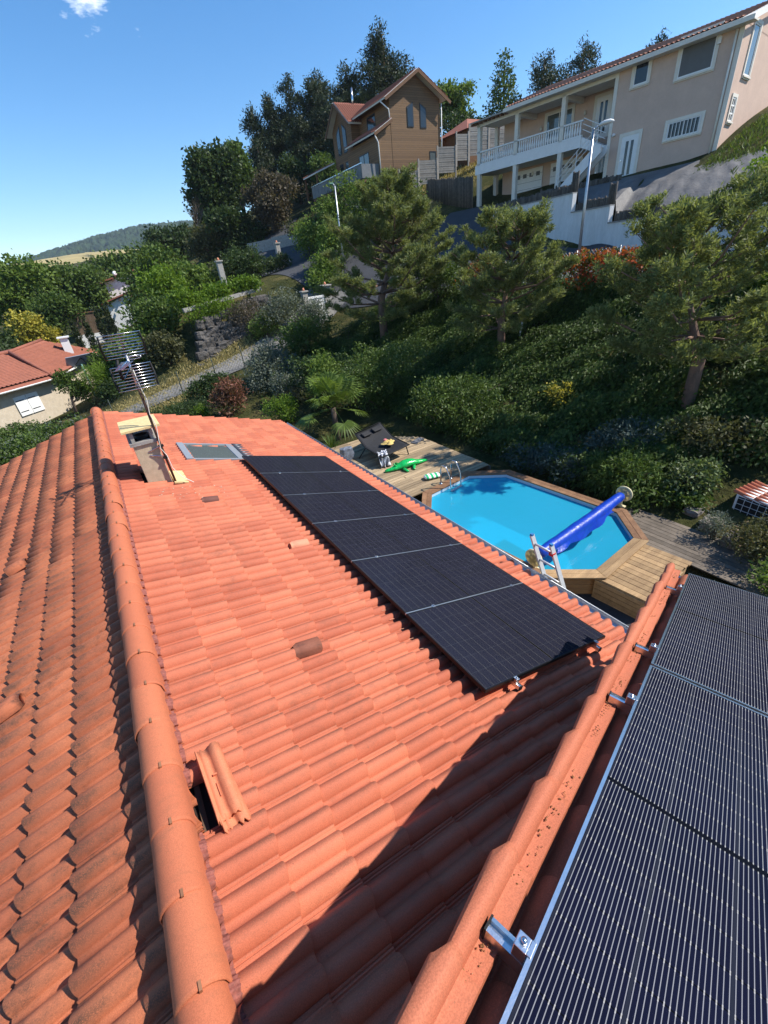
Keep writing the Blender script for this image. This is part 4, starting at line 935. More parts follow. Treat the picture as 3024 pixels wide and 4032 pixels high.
# openings
window(pk, at_(10.75, -.02, 4.33), .75, 1.0, M_WTRIM, M_DGLASS, sill=M_PALE, surround=M_PALE)
M_SHUT = mat('grey_shutter', (.13, .13, .13), .6, .1)
window(pk, at_(13.0, -.02, 4.02), 1.55, 1.5, M_WTRIM, M_SHUT, sill=M_PALE, surround=M_PALE)
w3 = window(pk, at_(13.0, -.02, 1.5), 1.6, .72, M_WTRIM, M_DGLASS, bars=(2, 1), sill=M_PALE, surround=M_PALE)
for k in range(9): G().tube([(.1+.18*k, -.06, 0), (.1+.18*k, -.06, .72)], .018, 5).obj('grille_bar', M_WTRIM, w3, M=at_(13.0, -.02, 1.5))
door(pk, at_(10.6, -.02, 0), .95, 2.15, M_WHITE, True, M_PALE)
door(pk, at_(7.6, 2.28, 2.75), .95, 2.1, M_WTRIM, True, M_PALE); window(pk, at_(4.1, 2.28, 2.8), 1.9, 2.05, M_WTRIM, M_GLASS, bars=(2, 0), surround=M_PALE)
window(pk, at_(9.1, 2.27, 3.6), .45, 1.2, M_WTRIM, M_DGLASS, surround=M_PALE, sw=.08)
for x in (1.75, 4.75):
    gd = G().box(x, 2.22, -.1, x+2.35, 2.29, 2.05).obj('garage_door', M_WTRIM, pk, M=HM)
    for k in range(4): G().box(x+.2+.55*k, 2.205, 1.55, x+.5+.55*k, 2.219, 1.8).obj('pane', M_SHUT, gd, M=HM)
    for k in range(1, 5): G().box(x+.02, 2.212, .42*k-.01, x+2.33, 2.219, .42*k+.005).obj('panel_joint', M_SHUT, gd, M=HM)
door(pk, at_(8.0, 2.27, 0), .85, 2.0, M_WTRIM, True)
for x, z in ((3.3, 1.6), (6.9, 4.2), (3.75, 4.1)): G().lathe([(.06, 0), (.09, .1), (.05, .24)], 8, (x, 2.2, z)).obj('wall_lamp', M_PALE, pk, True, HM)
G().box(14.6, -.12, 4.85, 14.75, .0, 5.1).obj('junction_box', M_WTRIM, pk, M=HM); G().lathe([(.08, 0), (.08, .14), (.05, .15)], 10, (10.1, -.0, 2.35), 1).obj('siren', M_WTRIM, pk, True, HM @ Matrix.Translation((0, -.15, 0)))
# right gable window, small barred one below it
GM = frame(HM @ Vector((15.6, 0, 0)), HY, -HX, (0, 0, 1))
window(pk, GM @ Matrix.Translation((1.3, -.02, 3.6)), .9, 1.9, M_WTRIM, M_GLASS, sill=M_PALE, surround=M_PALE); window(pk, GM @ Matrix.Translation((.6, -.02, 1.75)), .55, .95, M_WTRIM, M_DGLASS, bars=(2, 3), sill=M_PALE, surround=M_PALE)
# outside stairs from the balcony
st = G()
st.extr([(9.8, -.9, 1.55), (9.8, -.9, 1.95), (9.4, -.9, 1.95), (7.1, -.9, .05), (7.1, -.9, -.3), (7.5, -.9, -.3)], (0, .14, 0)).extr([(9.8, -.15, 1.55), (9.8, -.15, 1.95), (9.4, -.15, 1.95), (7.1, -.15, .05), (7.1, -.15, -.3), (7.5, -.15, -.3)], (0, .14, 0))
st.obj('stair_side', M_WTRIM, pk, M=HM)
for k in range(11): G().box(9.35-.21*k, -.77, 1.85-.175*k, 9.58-.21*k, -.15, 1.9-.175*k).obj('stair_tread', M_PALE, pk, M=HM)
G().extr([(8., .05, 2.2), (8., .05, 2.72), (9.6, .05, 1.95), (9.6, .05, 1.5)], (0, .9, 0)).obj('stair_side', M_WTRIM, pk, M=HM)
g = G()
for dz in (.35, .62, .9): g.tube([(9.5, -.85, 1.98+dz), (7.1, -.85, .05+dz)], .022, 5).tube([(8., .1, 2.75+dz), (9.5, .1, 1.98+dz)], .022, 5)
for x, z in ((9.5, 1.95), (8.3, 1.0), (7.1, .05)): g.tube([(x, -.85, z), (x, -.85, z+.95)], .025, 5)
g.obj('stair_rail', M_WTRIM, pk, M=HM)

# --- white retaining wall in front of it, log palisade, black sheeting
WP = [(21.6, 5.4), (23.37, 14.47), (23.9, 17.2), (25.42, 25.0)]; WZ = [3.65, 4.42, 5.33]
M_WWALL = mat('stained_white_wall', (.80, .79, .77), .95, .1, .9, .3, 40, c2=(.62, .61, .58), stretch=(1, 1, .35))
rwall = thing('retaining_wall', 'stepped white rendered retaining wall below the pink house', 'retaining wall', (23, 16, 2.4))
M_LOG = mat('grey_logs', (.17, .145, .12), .95, .4, 6, .6, 30, rnd=.45)
pal = thing('log_palisade', 'low palisade of grey round logs along the white wall top', 'palisade', (23.5, 18, 4.4))
for i in range(3):
    a, b = Vector((*WP[i], 0)), Vector((*WP[i+1], 0)); zt = WZ[i]; zb = min(h(*WP[i]), h(*WP[i+1]))-.8; d = (b-a).normalized(); nn = Vector((d.y, -d.x, 0))*.14
    G().prism([tuple(p.xy) for p in (a-nn, a+nn, b+nn, b-nn)], zb, zt).obj('wall_section', M_WWALL, rwall)
    G().prism([tuple(p.xy) for p in (a-nn*1.3, a+nn*1.3, b+nn*1.3, b-nn*1.3)], zt+.002, zt+.06).obj('coping', M_CONC, rwall)
    L = (b-a).length; x = .1
    while x < L-.05:
        p = a+d*x; hh = .40+random.uniform(-.06, .06)+(.55 if x < .5 and i else 0)
        G().lathe([(.055, -.4), (.058, hh), (.04, hh+.012)], 7, (p.x+.26, p.y, zt+.05)).obj('log', M_LOG, pal, True); x += .125
M_TARP = mat('weed_sheet', (.15, .145, .14), .65, .3, 1.2, .6, 7, c2=(.09, .087, .087), spec=.4, bd=.06)
v = []; f = []; nu, nv = 64, 14
for j in range(nv):
    for i in range(nu):
        q, r = i/(nu-1), j/(nv-1); k = (0, 1, 1, 2, 2, 3)[0] if False else q*2.15; a = min(int(k), 2)
        ax = WP[a][0]+(WP[a+1][0]-WP[a][0])*(k-a); ay = WP[a][1]+(WP[a+1][1]-WP[a][1])*(k-a); za = WZ[a]+.05
        bx, by = (HM @ Vector((17.6-10.6*q, -.7, 0))).xy; zb = 5.95+.25*(1-q)**3
        w = .035*math.sin(i*1.9+j*.6)*(.4+1.2*(1-q))+.025*math.sin(i*.8-j*1.3)+.018*math.sin(i*4.1)
        v.append((ax+.35+(bx-ax-.35)*r, ay+(by-ay)*r, za+.1+(zb-za-.1)*r**.9+w*math.sin(math.pi*min(1, r*1.1))+.06))
for j in range(nv-1):
    for i in range(nu-1): f.append((j*nu+i, j*nu+i+1, (j+1)*nu+i+1, (j+1)*nu+i))
o = G().add(v, f).obj('ground_sheeting', M_TARP, None, True); tag(o, 'wrinkled dark weed sheeting on the bank below the pink house', 'sheeting')
pal2 = thing('log_palisade', 'stepped row of dark logs along the pink house terrace', 'palisade', HM @ Vector((8, -.9, 0)))
for k in range(44):
    x = 6.2+.12*k; hh = .28+.07*random.random()+.12*(k % 9 == 0); c = HM @ Vector((x, -1.15, -.1)); G().lathe([(.055, -.3), (.058, hh), (.04, hh+.012)], 7, tuple(c)).obj('log', M_LOG, pal2, True)
fen = thing('log_fence', 'tall grey fence of upright logs at the left of the pink house', 'fence', HM @ Vector((-2, 0, 0)))
for k in range(46):
    x = -.3-.125*k; c = HM @ Vector((x, -.3+.018*k, 0)); c.z = max(h(c.x, c.y), 5.4)-.3; hh = 2.35-.012*k+random.uniform(-.07, .07); G().lathe([(.058, 0), (.055, hh), (.03, hh+.02)], 7, tuple(c)).obj('log', M_LOG, fen, True)

# --- street furniture
lp = thing('street_lamp', 'grey street lamp with single head before the white wall', 'street lamp', (21.75, 14.97, 2.25))
G().tube([(21.75, 14.97, 2.1), (21.75, 14.97, 4.6), (21.75, 14.97, 7.55)], [.085, .07, .05], 10).obj('pole', M_ZINC, lp, True)
G().tube([(21.75, 14.97, 7.5), (21.85, 14.8, 7.62)], .04, 8).obj('bracket', M_ZINC, lp, True)
lh = frame((21.85, 14.8, 7.62), Vector((.5, -.86, .1)).normalized(), Vector((.86, .5, 0)), (-.05, .086, .99)); g = G(); blob(g, [(0, 0, 0), (.05, 0, .02), (.25, 0, .04), (.5, 0, .03), (.62, 0, .0), (.66, 0, 0)], [.04, .10, .15, .14, .08, .02], 1, .62, 12); g.obj('lamp_head', M_WHITE, lp, True, lh)
ms = thing('street_lamp', 'slim grey lamp post among the pines near the lane', 'street lamp', (17.4, 33.6, 2.2))
G().tube([(17.42, 33.57, h(17.4, 33.6)), (17.48, 33.53, 8.3)], [.07, .05], 8).obj('pole', M_ZINC, ms, True); G().tube([(17.48, 33.53, 8.25), (17.4, 33.55, 8.45)], .03, 6).obj('arm', M_ZINC, ms, True)
G().box(-.25, -.08, -.05, .1, .08, .04).obj('lamp_head', mat('green_lamp', (.1, .25, .18), .5), ms, M=Matrix.Translation((17.3, 33.6, 8.46)), bev=.03)
M_PIL = mat('pillar_stone', (.40, .38, .34), .95, .3, 4, .6, 30)
def pillar(c, hh, label, w=.4):
    t = thing('gate_pillar', label, 'gate pillar', c, 0, 'stone gate pillars')
    G().box(c[0]-w/2, c[1]-w/2, c[2]-.5, c[0]+w/2, c[1]+w/2, c[2]+hh).obj('shaft', M_PIL, t, bev=.015); G().box(c[0]-w*.68, c[1]-w*.68, c[2]+hh+.002, c[0]+w*.68, c[1]+w*.68, c[2]+hh+.1).obj('cap', M_PIL, t, bev=.02)
    G().lathe([(.08, 0), (.1, .08), (.03, .2)], 8, (c[0], c[1], c[2]+hh+.1)).obj('finial', MPALE, t, True); return t
pillar((8.6, 37.7, 2.2), 2.1, 'pale capped pillar standing alone above the vine'); pillar((16.2, 44.2, 3.2), 2.3, 'far gate pillar before the concrete wall')
pillar((14.4, 31.4, -.4), 2.3, 'dark gate pillar right of the white gate', .55); pillar((12.4, 31.0, -.6), 2.3, 'gate pillar left of the white gate')
gt = thing('gate', 'small white panel gate between two stone pillars', 'gate', (13.4, 31.2, -.5))
for k in range(8): G().box(12.68+.18*k, 31.18, -.35, 12.84+.18*k, 31.22, 1.35).obj('board', M_WHITE, gt)
for z in (-.2, 1.2): G().box(12.66, 31.14, z, 14.1, 31.175, z+.1).obj('rail', M_WHITE, gt)
cw = thing('concrete_wall', 'long bare concrete wall beside the upper road', 'wall', (20, 53, 5.5))
for a, b in (((17.2, 55.9), (19.4, 53.5)), ((19.4, 53.5), (21.6, 51.2)), ((21.6, 51.2), (23.3, 48.6))): 
    z = min(h(*a), h(*b)); G().bar((*a, z+.35), (*b, z+.5), .2, 1.7).obj('panel', M_CONC, cw)
o = G().add([(15.6, 45.5, 2.6), (17.4, 44.5, 2.6), (17.7, 45.3, 2.6), (15.9, 46.3, 2.6), (15.6, 45.5, 4.0), (17.4, 44.5, 4.3), (17.7, 45.3, 4.3), (15.9, 46.3, 4.0)], [(3, 2, 1, 0), (4, 5, 6, 7), (0, 1, 5, 4), (1, 2, 6, 5), (2, 3, 7, 6), (3, 0, 4, 7)]).obj('marble_block', mat('veined_white_block', (.62, .60, .55), .8, .35, 2.2, .3, 12), None, bev=.03); tag(o, 'large veined white block at the road bend', 'stone block')
# dry boulder wall behind the lane
bw = thing('boulder_wall', 'dark boulder retaining wall above the pale lane', 'stone wall', (6, 32.5, -1.6))
M_BOUL = mat('dark_boulder', (.12, .11, .10), .95, .55, 1.2, .9, 5, bd=.15)
rb_ = random.Random(4)
for r in range(5):
    x = 3.7+.25*r
    while x < 10.5:
        w = rb_.uniform(.45, 1.0); hh = rb_.uniform(.26, .38); y = 31.75+.32*r+.16*(x-4)
        rock('boulder', None, (x+w/2, y, h(x, 31.0)-.05+.58*r+rb_.uniform(-.05, .05)), (w*.54, .45, hh), 50+r*29+int(x*10), par=bw, m=M_BOUL); x += w
G().bar((4.2, 33.4, 1.5), (10.5, 34.8, 2.2), .3, .25).obj('parapet', M_CONC, bw)
# chain link fences
def chain(name, label, pts, hh, m, post=True, mesh=True, dz=0, st=.14):
    t = thing(name, label, 'fence', (*pts[0], h(*pts[0])))
    g = G()
    for a, b in zip(pts[:-1], pts[1:]):
        A = Vector((*a, h(*a)+dz)); B = Vector((*b, h(*b)+dz)); L = (B-A).length; k = int(L/st); u = Vector((0, 0, hh))
        if mesh:
            for i in range(-int(hh/st), k+1):
                for s_ in (1, -1):
                    q0, q1 = i*st/L, (i*st+hh)/L; z0, z1 = 0., 1.
                    if q0 < 0: z0 = -q0/(q1-q0); q0 = 0
                    if q1 > 1: z1 = (1-i*st/L)/((hh)/L); q1 = 1
                    if s_ < 0: p, q = A.lerp(B, q0)+u*(1-z0), A.lerp(B, q1)+u*(1-z1)
                    else: p, q = A.lerp(B, q0)+u*z0, A.lerp(B, q1)+u*z1
                    if (p-q).length > .02: g.bar(p, q, .008, .008)
        n_ = max(1, round(L/2.4))
        for i in range(n_): P = A.lerp(B, i/n_); G().tube([P-Vector((0, 0, .3)), P+u*1.03], .03, 6).obj('post', m, t, True)
    if mesh: o = g.obj('wire_mesh', m, t); o['kind'] = 'stuff'
    return t
M_FG = mat('galvanised_wire', (.35, .36, .36), .5, .1, metal=.7); M_FD = mat('dark_green_wire', (.03, .045, .035), .6)
chain('chain_link_fence', 'galvanised chain link fence beside the red hedge', [(18.4, 6), (18.2, 10.5), (18.0, 14.5), (17.8, 18)], 1.15, M_FG, dz=.1, st=.16)
chain('lane_fence', 'dark wire fence posts along the near side of the pale lane', [(-4, 26.6), (-.5, 27.4), (4, 27.8), (8, 28.2), (12, 30)], 1.4, M_FD, st=.22)
chain('upper_fence', 'thin dark fence posts above the boulder wall', [(4.5, 34), (9, 34.6), (12.2, 32.4)], 1.6, M_FD, mesh=False)
rk = thing('low_wall', 'low grey stone wall under the chain link fence', 'wall', (18, 12, 1))
for k in range(9):
    y = 5.5+1.5*k; a, b = (18.45-.04*k, y), (18.41-.04*k, y+1.48); G().bar((*a, h(*a)-.2), (*b, h(*b)-.2), .25, .7).obj('wall_block', M_CONC, rk)

# --- timber chalet
M_CLAD = None
def clad(name, hi, lo, sc=7.):
    m, t, b = nt(name); v = objc(t); sx = t.nodes.new('ShaderNodeSeparateXYZ'); t.links.new(v, sx.inputs[0]); z = math_(t, 'MULTIPLY', sx.outputs[2], sc)
    fl = math_(t, 'FLOOR', z); wn_ = t.nodes.new('ShaderNodeTexWhiteNoise'); wn_.noise_dimensions = '1D'; t.links.new(fl, wn_.inputs['W'])
    f = math_(t, 'ADD', math_(t, 'MULTIPLY', wn_.outputs[0], .5), math_(t, 'MULTIPLY', noise(t, 2, 4, .6, scl(t, v, (1, 1, 6))), .6))
    col = ramp(t, f, (.25, lo), (.8, hi)); fr = math_(t, 'FRACT', z); col = mixc(t, math_(t, 'LESS_THAN', fr, .12), col, (lo[0]*.35, lo[1]*.35, lo[2]*.35))
    t.links.new(col, b.inputs['Base Color']); b.inputs['Roughness'].default_value = .75; bump(t, b, fr, .5, .02); return m
M_CLAD = clad('larch_cladding', (.21, .118, .053), (.14, .077, .034), 6.5); M_DWOOD = mat('dark_timber', (.16, .085, .045), .8, .3, 5)
M_ANTH = mat('anthracite', (.022, .026, .032), .45, .1); M_RAIL = mat('grey_balcony_panel', (.17, .18, .19), .6, .2, 3)
cha = thing('timber_chalet', 'tall timber clad chalet with red tiled gables on the hilltop', 'house', (29, 40, 9))
CR = R_(-2); CM = Matrix.Translation((26.5, 38.5, 0)) @ Matrix.Rotation(CR, 4, 'Z')
g = G(); g.box(0, 0, 9.5, 5.4, 10, 15.1).extr([(0, 0, 15.1), (5.4, 0, 15.1), (2.7, 0, 16.6)], (0, 10, 0)); g.obj('wall', M_CLAD, cha, M=CM)
g = G(); g.box(-1.35, .02, 9.5, -.002, 6, 12.6).extr([(-1.35, .02, 12.6), (-.002, .02, 12.6), (-.002, .02, 13.25)], (0, 6, 0)); g.obj('side_bay', M_CLAD, cha, M=CM)
g = G(); g.box(-.9, 5.6, 9.5, 2, 9.6, 14.7).extr([(-.9, 5.6, 14.7), (-.9, 9.6, 14.7), (-.9, 7.6, 16.3)], (3.5, 0, 0)); g.obj('cross_wing', M_CLAD, cha, M=CM)
g = G(); g.box(-1.3, .04, 4.5, 5.3, 9.9, 9.5); g.obj('basement', M_WALL, cha, M=CM)
def slope(a, b, c, nm='roof_slope', wd=None):
    """a: upper corner, b: end along ridge, c: lower corner below a"""
    a, b, c = [CM @ Vector(p) for p in (a, b, c)]; y = (b-a); Wd = y.length; y.normalize(); x = (c-a); L = x.length; x.normalize(); z = x.cross(y)
    if z.z < 0: a2 = a+y*Wd; return slopeM(a2, x, -y, L, Wd)
    return slopeM(a, x, y, L, Wd)
def slopeM(a, x, y, L, Wd): z = x.cross(y).normalized(); return corr_roof('roof_slope', M_RT2, cha, frame(a+z*.13, x, y, z), L, Wd, .24, .4, .05)
slope((2.7, -.6, 16.68), (2.7, 10.4, 16.68), (-.8, -.6, 14.72)); slope((2.7, -.6, 16.68), (2.7, 10.4, 16.68), (6.2, -.6, 14.75))
slope((-.01, -.3, 13.5), (-.01, 5.6, 13.5), (-1.95, -.3, 12.5)); slope((-1.5, 7.6, 16.42), (3.4, 7.6, 16.42), (-1.5, 5.1, 14.42)); slope((-1.5, 7.6, 16.42), (3.4, 7.6, 16.42), (-1.5, 10.1, 14.42))
for a, b in (((2.7, -.62, 16.66), (-.8, -.62, 14.7)), ((2.7, -.62, 16.66), (6.2, -.62, 14.73)), ((-1.5, 7.6, 16.4), (-1.5, 5.1, 14.4)), ((-1.5, 7.6, 16.4), (-1.5, 10.1, 14.4)), ((-.01, -.32, 13.48), (-1.95, -.32, 12.48))): G().bar(a, b, .05, .22).obj('verge_board', M_DWOOD, cha, M=CM)
def penta(par, M, w, hh, dr):
    """window with slanting head; dr: drop to left (<0) or right"""
    p = [(0, 0, 0), (w, 0, 0), (w, 0, hh+(0 if dr > 0 else -dr)), (0, 0, hh+(dr if dr > 0 else 0))]
    o = G().extr([(x, -.04, z) for x, y, z in p], (0, .06, 0)).obj('window', M_ANTH, par, M=M)
    c = (w/2, hh/2); G().extr([(x+(.07 if x < c[0] else -.07), -.05, z+(.07 if z < c[1] else -.12)) for x, y, z in p], (0, .008, 0)).obj('pane', M_DGLASS, o, M=M); return o
penta(cha, CM @ Matrix.Translation((1.75, -.0, 13.1)), .68, 1.35, -.35); penta(cha, CM @ Matrix.Translation((3.15, -.0, 13.05)), .68, 1.35, .35)
window(cha, CM @ Matrix.Translation((4.1, -.02, 10.3)), .75, 1.15, M_ANTH, M_GLASS)
SMx = frame(CM @ Vector((-.9, 9.6, 0)), CM.to_3x3() @ Vector((0, -1, 0)), CM.to_3x3() @ Vector((1, 0, 0)), (0, 0, 1))
for x in (.9, 2.2): penta(cha, SMx @ Matrix.Translation((x, -.0, 12.7)), .75, 1.75, .5 if x > 1 else -.5); window(cha, SMx @ Matrix.Translation((x, -.02, 10.3)), .75, 1.7, M_ANTH, M_DGLASS)
SM2 = frame(CM @ Vector((0, 5.6, 0)), CM.to_3x3() @ Vector((0, -1, 0)), CM.to_3x3() @ Vector((1, 0, 0)), (0, 0, 1)); window(cha, SM2 @ Matrix.Translation((1.6, -.02, 13.45)), 1.5, 1.15, M_ANTH, M_DGLASS)
SM3 = frame(CM @ Vector((-1.35, 6, 0)), CM.to_3x3() @ Vector((0, -1, 0)), CM.to_3x3() @ Vector((1, 0, 0)), (0, 0, 1)); window(cha, SM3 @ Matrix.Translation((2.2, -.02, 9.75)), 1.9, 2.0, M_ANTH, M_GLASS, bars=(2, 0)); 
door(cha, SM3 @ Matrix.Translation((1.2, -.02, 6.0)), .9, 2.1, M_ANTH, False); window(cha, SM3 @ Matrix.Translation((3.3, -.02, 6.7)), .9, 1.1, M_WHITE, M_DGLASS)
G().box(-3.2, .3, 9.35, -1.35, 11.5, 9.55).obj('balcony', M_DWOOD, cha, M=CM)
for k in range(14): G().box(-3.24, .3+.8*k, 9.6, -3.2, 1.04+.8*k, 10.6).obj('railing_panel', M_RAIL, cha, M=CM)
G().box(-3.2, .26, 9.6, -1.36, .3, 10.6).obj('railing_panel', M_RAIL, cha, M=CM); G().box(-3.27, .24, 10.62, -3.17, 11.5, 10.68).obj('top_rail', M_STEEL, cha, M=CM)
for k in range(4): G().bar((-1.36, .8+3*k, 7.9), (-3.0, .8+3*k, 9.3), .14, .14).obj('bracket', mat('glulam', (.36, .2, .09), .8) if k == 0 else bpy.data.materials['glulam'], cha, M=CM)
corr = slope((-1.0, 9.7, 12.3), (-1.0, 13.2, 12.3), (-3.4, 9.7, 11.5))
for y in (9.9, 13.0): G().box(-3.2, y, 9.5, -3.06, y+.14, 11.6).obj('porch_post', M_DWOOD, cha, M=CM)
for p in ([(-.95, -.1, 14.65), (-.2, -.12, 14.2), (-.1, -.1, 13.4)], [(-1.9, -.3, 12.42), (-1.5, -.12, 12.0), (-1.42, -.08, 9.6)], [(5.5, -.12, 14.8), (5.46, -.1, 9.6)]): G().tube(p, .05, 6).obj('downpipe', M_WTRIM, cha, True, CM)
G().tube([(.6, 7.4, 16), (.6, 7.4, 17.6)], .09, 8).obj('flue', M_STEEL, cha, True, CM)

# --- garden hut and lap-panel fences between the houses
hut = thing('garden_hut', 'dark timber hut with red tiled hipped roof beside the chalet', 'hut', (34.5, 38, 10))
G().box(33.0, 35.8, 9.5, 37.6, 39.5, 12.6).obj('wall', M_DWOOD, hut)
v = [(32.6, 35.4, 12.5), (38.0, 35.4, 12.5), (38.0, 39.9, 12.5), (32.6, 39.9, 12.5), (34.6, 37.6, 13.7), (36.2, 37.6, 13.7)]
G().add(v, [(0, 1, 5, 4), (1, 2, 5), (2, 3, 4, 5), (3, 0, 4), (3, 2, 1, 0)]).obj('roof', M_RT2, hut)
M_LAP = mat('grey_lap_panel', (.34, .31, .27), .9, .25, 3, .3, 20, rnd=.2)
def lap(label, a, b, z, hh):
    t = thing('lap_fence_panel', label, 'fence panel', (*a, z), 0, 'grey lap fence panels by the chalet')
    A, B = Vector((*a, z)), Vector((*b, z)); n_ = int(hh/.15)
    for k in range(n_): G().bar(A+Vector((0, 0, .08+.15*k)), B+Vector((0, 0, .08+.15*k)), .03+.02*(k % 2), .135).obj('slat', M_LAP, t)
    for P in (A, B): G().box(P.x-.05, P.y-.05, P.z-.4, P.x+.05, P.y+.05, P.z+hh+.08).obj('post', M_LAP, t)
lap('lowest grey lap panel at the chalet corner', (25.0, 35.6), (26.7, 35.2), 8.0, 1.6); lap('second lowest grey lap panel below the chalet', (26.8, 35.2), (28.5, 34.8), 8.5, 1.7); lap('middle grey lap panel below the chalet wall', (28.6, 34.8), (30.3, 34.4), 9.2, 1.8)
lap('grey lap panel just left of the tall pale ones', (30.4, 34.4), (31.6, 34.2), 10.0, 1.9); lap('left of two tall pale lap panels before the hut', (31.7, 34.2), (33.6, 33.8), 10.3, 2.1); lap('right of two tall pale lap panels before the hut', (33.7, 33.8), (35.6, 33.4), 10.4, 2.1)

# --- bungalow, lower left
M_SHUTW = M_WHITE
bu = thing('bungalow', 'cream bungalow with red tiled hipped roof at the left edge', 'house', (-8, 44, -4.8))
ex = Vector((3.0, 2.4, 0)).normalized(); ey = Vector((-ex.y, ex.x, 0)); E0 = Vector((-5.3, 38.9, 0))
BMx = frame(E0, ex, ey, (0, 0, 1))
G().prism([(-14.3, 31.9), (-5.3, 38.9), (-1.95, 50.2), (-9, 52.5), (-19, 40)], -5.2, -1.85).obj('wall', M_WALL, bu)
RE = [Vector(p) for p in ((-14.5, 30.75, -1.8), (-5.05, 38.3, -1.8), (-1.47, 50.6, -1.8), (-5.6, 48.4, .02), (-7.35, 41.9, -.05), (-17.5, 35.0, -.05))]
def rslope(a, b, c, clipf):
    """tiled slope with eave a-b; c a point on the ridge; quads kept where clipf holds"""
    y = (b-a); Wd = y.length; y.normalize(); x = -(c-a); x = x-y*x.dot(y); L = x.length; x.normalize(); z = x.cross(y)
    o_ = a-x*L; 
    if z.z < 0: o_ = b-x*L; y = -y; z = -z
    M = frame(o_, x, y, z); o = corr_roof('roof_slope', M_RT2, bu, M, L, Wd, .3, .42, .07)
    for q in [c_ for c_ in S.objects if c_.parent == o]: bpy.data.objects.remove(q)
    me = o.data; import bmesh; bm = bmesh.new(); bm.from_mesh(me); bmesh.ops.delete(bm, geom=[f for f in bm.faces if not clipf(M @ f.calc_center_median())], context='FACES'); bm.to_mesh(me); bm.free(); return o
def side(p, a, b): return (b.x-a.x)*(p.y-a.y)-(b.y-a.y)*(p.x-a.x)
rslope(RE[0], RE[1], RE[4], lambda p: side(p, RE[1], RE[4]) > 0); rslope(RE[1], RE[2], RE[3], lambda p: side(p, RE[1], RE[4]) < 0 and side(p, RE[2], RE[3]) > 0)
G().add([tuple(p-Vector((0, 0, .1))) for p in RE]+[(-12, 52, -1.9)], [(0, 1, 4, 5), (1, 2, 3, 4), (2, 6, 3), (3, 6, 5, 4)]).obj('roof_deck', M_RT2, bu)
for a, b in ((RE[1], RE[4]), (RE[4], RE[3]), (RE[4], RE[5])): G().tube([a+Vector((0, 0, .06)), b+Vector((0, 0, .08))], .12, 8).obj('hip_tiles', M_RT2, bu, True)
G().box(-4.2, 46.6, -1.4, -3.6, 47.2, .1).box(-4.35, 46.45, .102, -3.45, 47.35, .2).obj('chimney', M_WHITE, bu)
g = G(); gutter(g, RE[0]+Vector((.07, -.09, -.06)), RE[1]+Vector((.07, -.09, -.06)), .09); g.obj('gutter', M_WTRIM, bu, True); g = G(); gutter(g, RE[1]+Vector((.1, -.03, -.06)), RE[2]+Vector((.1, -.03, -.06)), .09); g.obj('gutter', M_WTRIM, bu, True)
for x in (-3.2, -2.35):
    sh = G().box(x, -.06, -3.75, x+.82, -.01, -2.45).obj('shutter', M_SHUTW, bu, M=BMx)
    for z in (-3.5, -2.75): G().box(x+.05, -.075, z, x+.6, -.062, z+.05).obj('hinge', M_BLACK, sh, M=BMx)
sp = thing('solar_water_panel', 'small tilted solar panel on a frame by the bungalow corner', 'solar collector', (-3.2, 42.3, -4))
PMx = Matrix.Translation((-3.27, 42.39, -1.6)) @ Matrix.Rotation(R_(200), 4, 'Z') @ Matrix.Rotation(R_(52), 4, 'X')
G().box(-1.05, -.75, 0, 1.05, .75, .06).obj('plate', mat('grey_blue_plate', (.20, .23, .28), .4, .1), sp, M=PMx)
g = G(); g.bar((-.5, -.2, -.03), (.5, -.2, -.03), .06, .04).bar((-.5, -.2, -.03), (0, .55, -.03), .06, .04).bar((.5, -.2, -.03), (0, .55, -.03), .06, .04).bar((-.5, -.2, -.03), (-.5, .5, -.4), .05, .05); g.obj('support_frame', M_STEEL, sp, M=PMx)
G().tube([(-3.27, 42.4, -1.7), (-3.27, 42.4, -4.6)], .06, 8).obj('pole', mat('green_pole', (.12, .25, .22), .6), sp, True)

# --- white house far left with wooden screen
wh = thing('white_house', 'white rendered two level house behind the cypresses', 'house', (5, 73, -2))
WX = frame((1.3, 70.4, 0), (.97, -.1, 0), (.1, .99, 0), (0, 0, 1))
g = G(); g.extr([(0, 0, -2.4), (6, 0, -2.4), (6, 0, 3.4), (0, 0, 1.75)], (0, 7, 0)); g.obj('wall', M_WHITE, wh, M=WX)
g = G(); g.extr([(.6, 2.6, 1), (6, 2.6, 1), (6, 2.6, 5.4), (.6, 2.6, 4.2)], (0, 5, 0)); g.obj('upper_wall', M_WHITE, wh, M=WX)
for a, b, y0 in (((-.55, 1.78), (6.2, 3.62), -.5), ((.05, 4.2), (6.2, 5.6), 2.0)):
    g = G(); g.extr([(a[0], y0, a[1]), (b[0], y0, b[1]), (b[0], y0, b[1]+.16), (a[0], y0, a[1]+.16)], (0, 6, 0)); g.obj('roof', M_RT2, wh, M=WX)
    for k in range(4): G().box(.2+1.5*k, y0+.02, a[1]-.06+.41*k*.66, .4+1.5*k, y0+.5, a[1]+.1+.41*k*.66).obj('rafter_end', M_DWOOD, wh, M=WX)
window(wh, WX @ Matrix.Translation((2.6, -.02, -.3)), .9, 1.1, M_DWOOD, M_DGLASS); G().lathe([(.0, 0), (.25, .04), (.3, .1)], 12, (2.2, 3.4, 5.2), 1).obj('satellite_dish', M_WHITE, wh, True, WX)
G().box(-2.2, .4, 1.2, .2, 3, 1.7).obj('lean_to', M_WHITE, wh, M=WX)
scr = thing('wooden_screen', 'brown slatted wooden screen on a white wall left of the white house', 'screen', (-2, 65, -2))
for k in range(24): G().box(-3.05+.1*k, 64.5, -1.0, -2.965+.1*k, 64.54, 1.25).obj('slat', mat('brown_slat', (.19, .13, .085), .9, .3, rnd=.3) if k == 0 else bpy.data.materials['brown_slat'], scr)
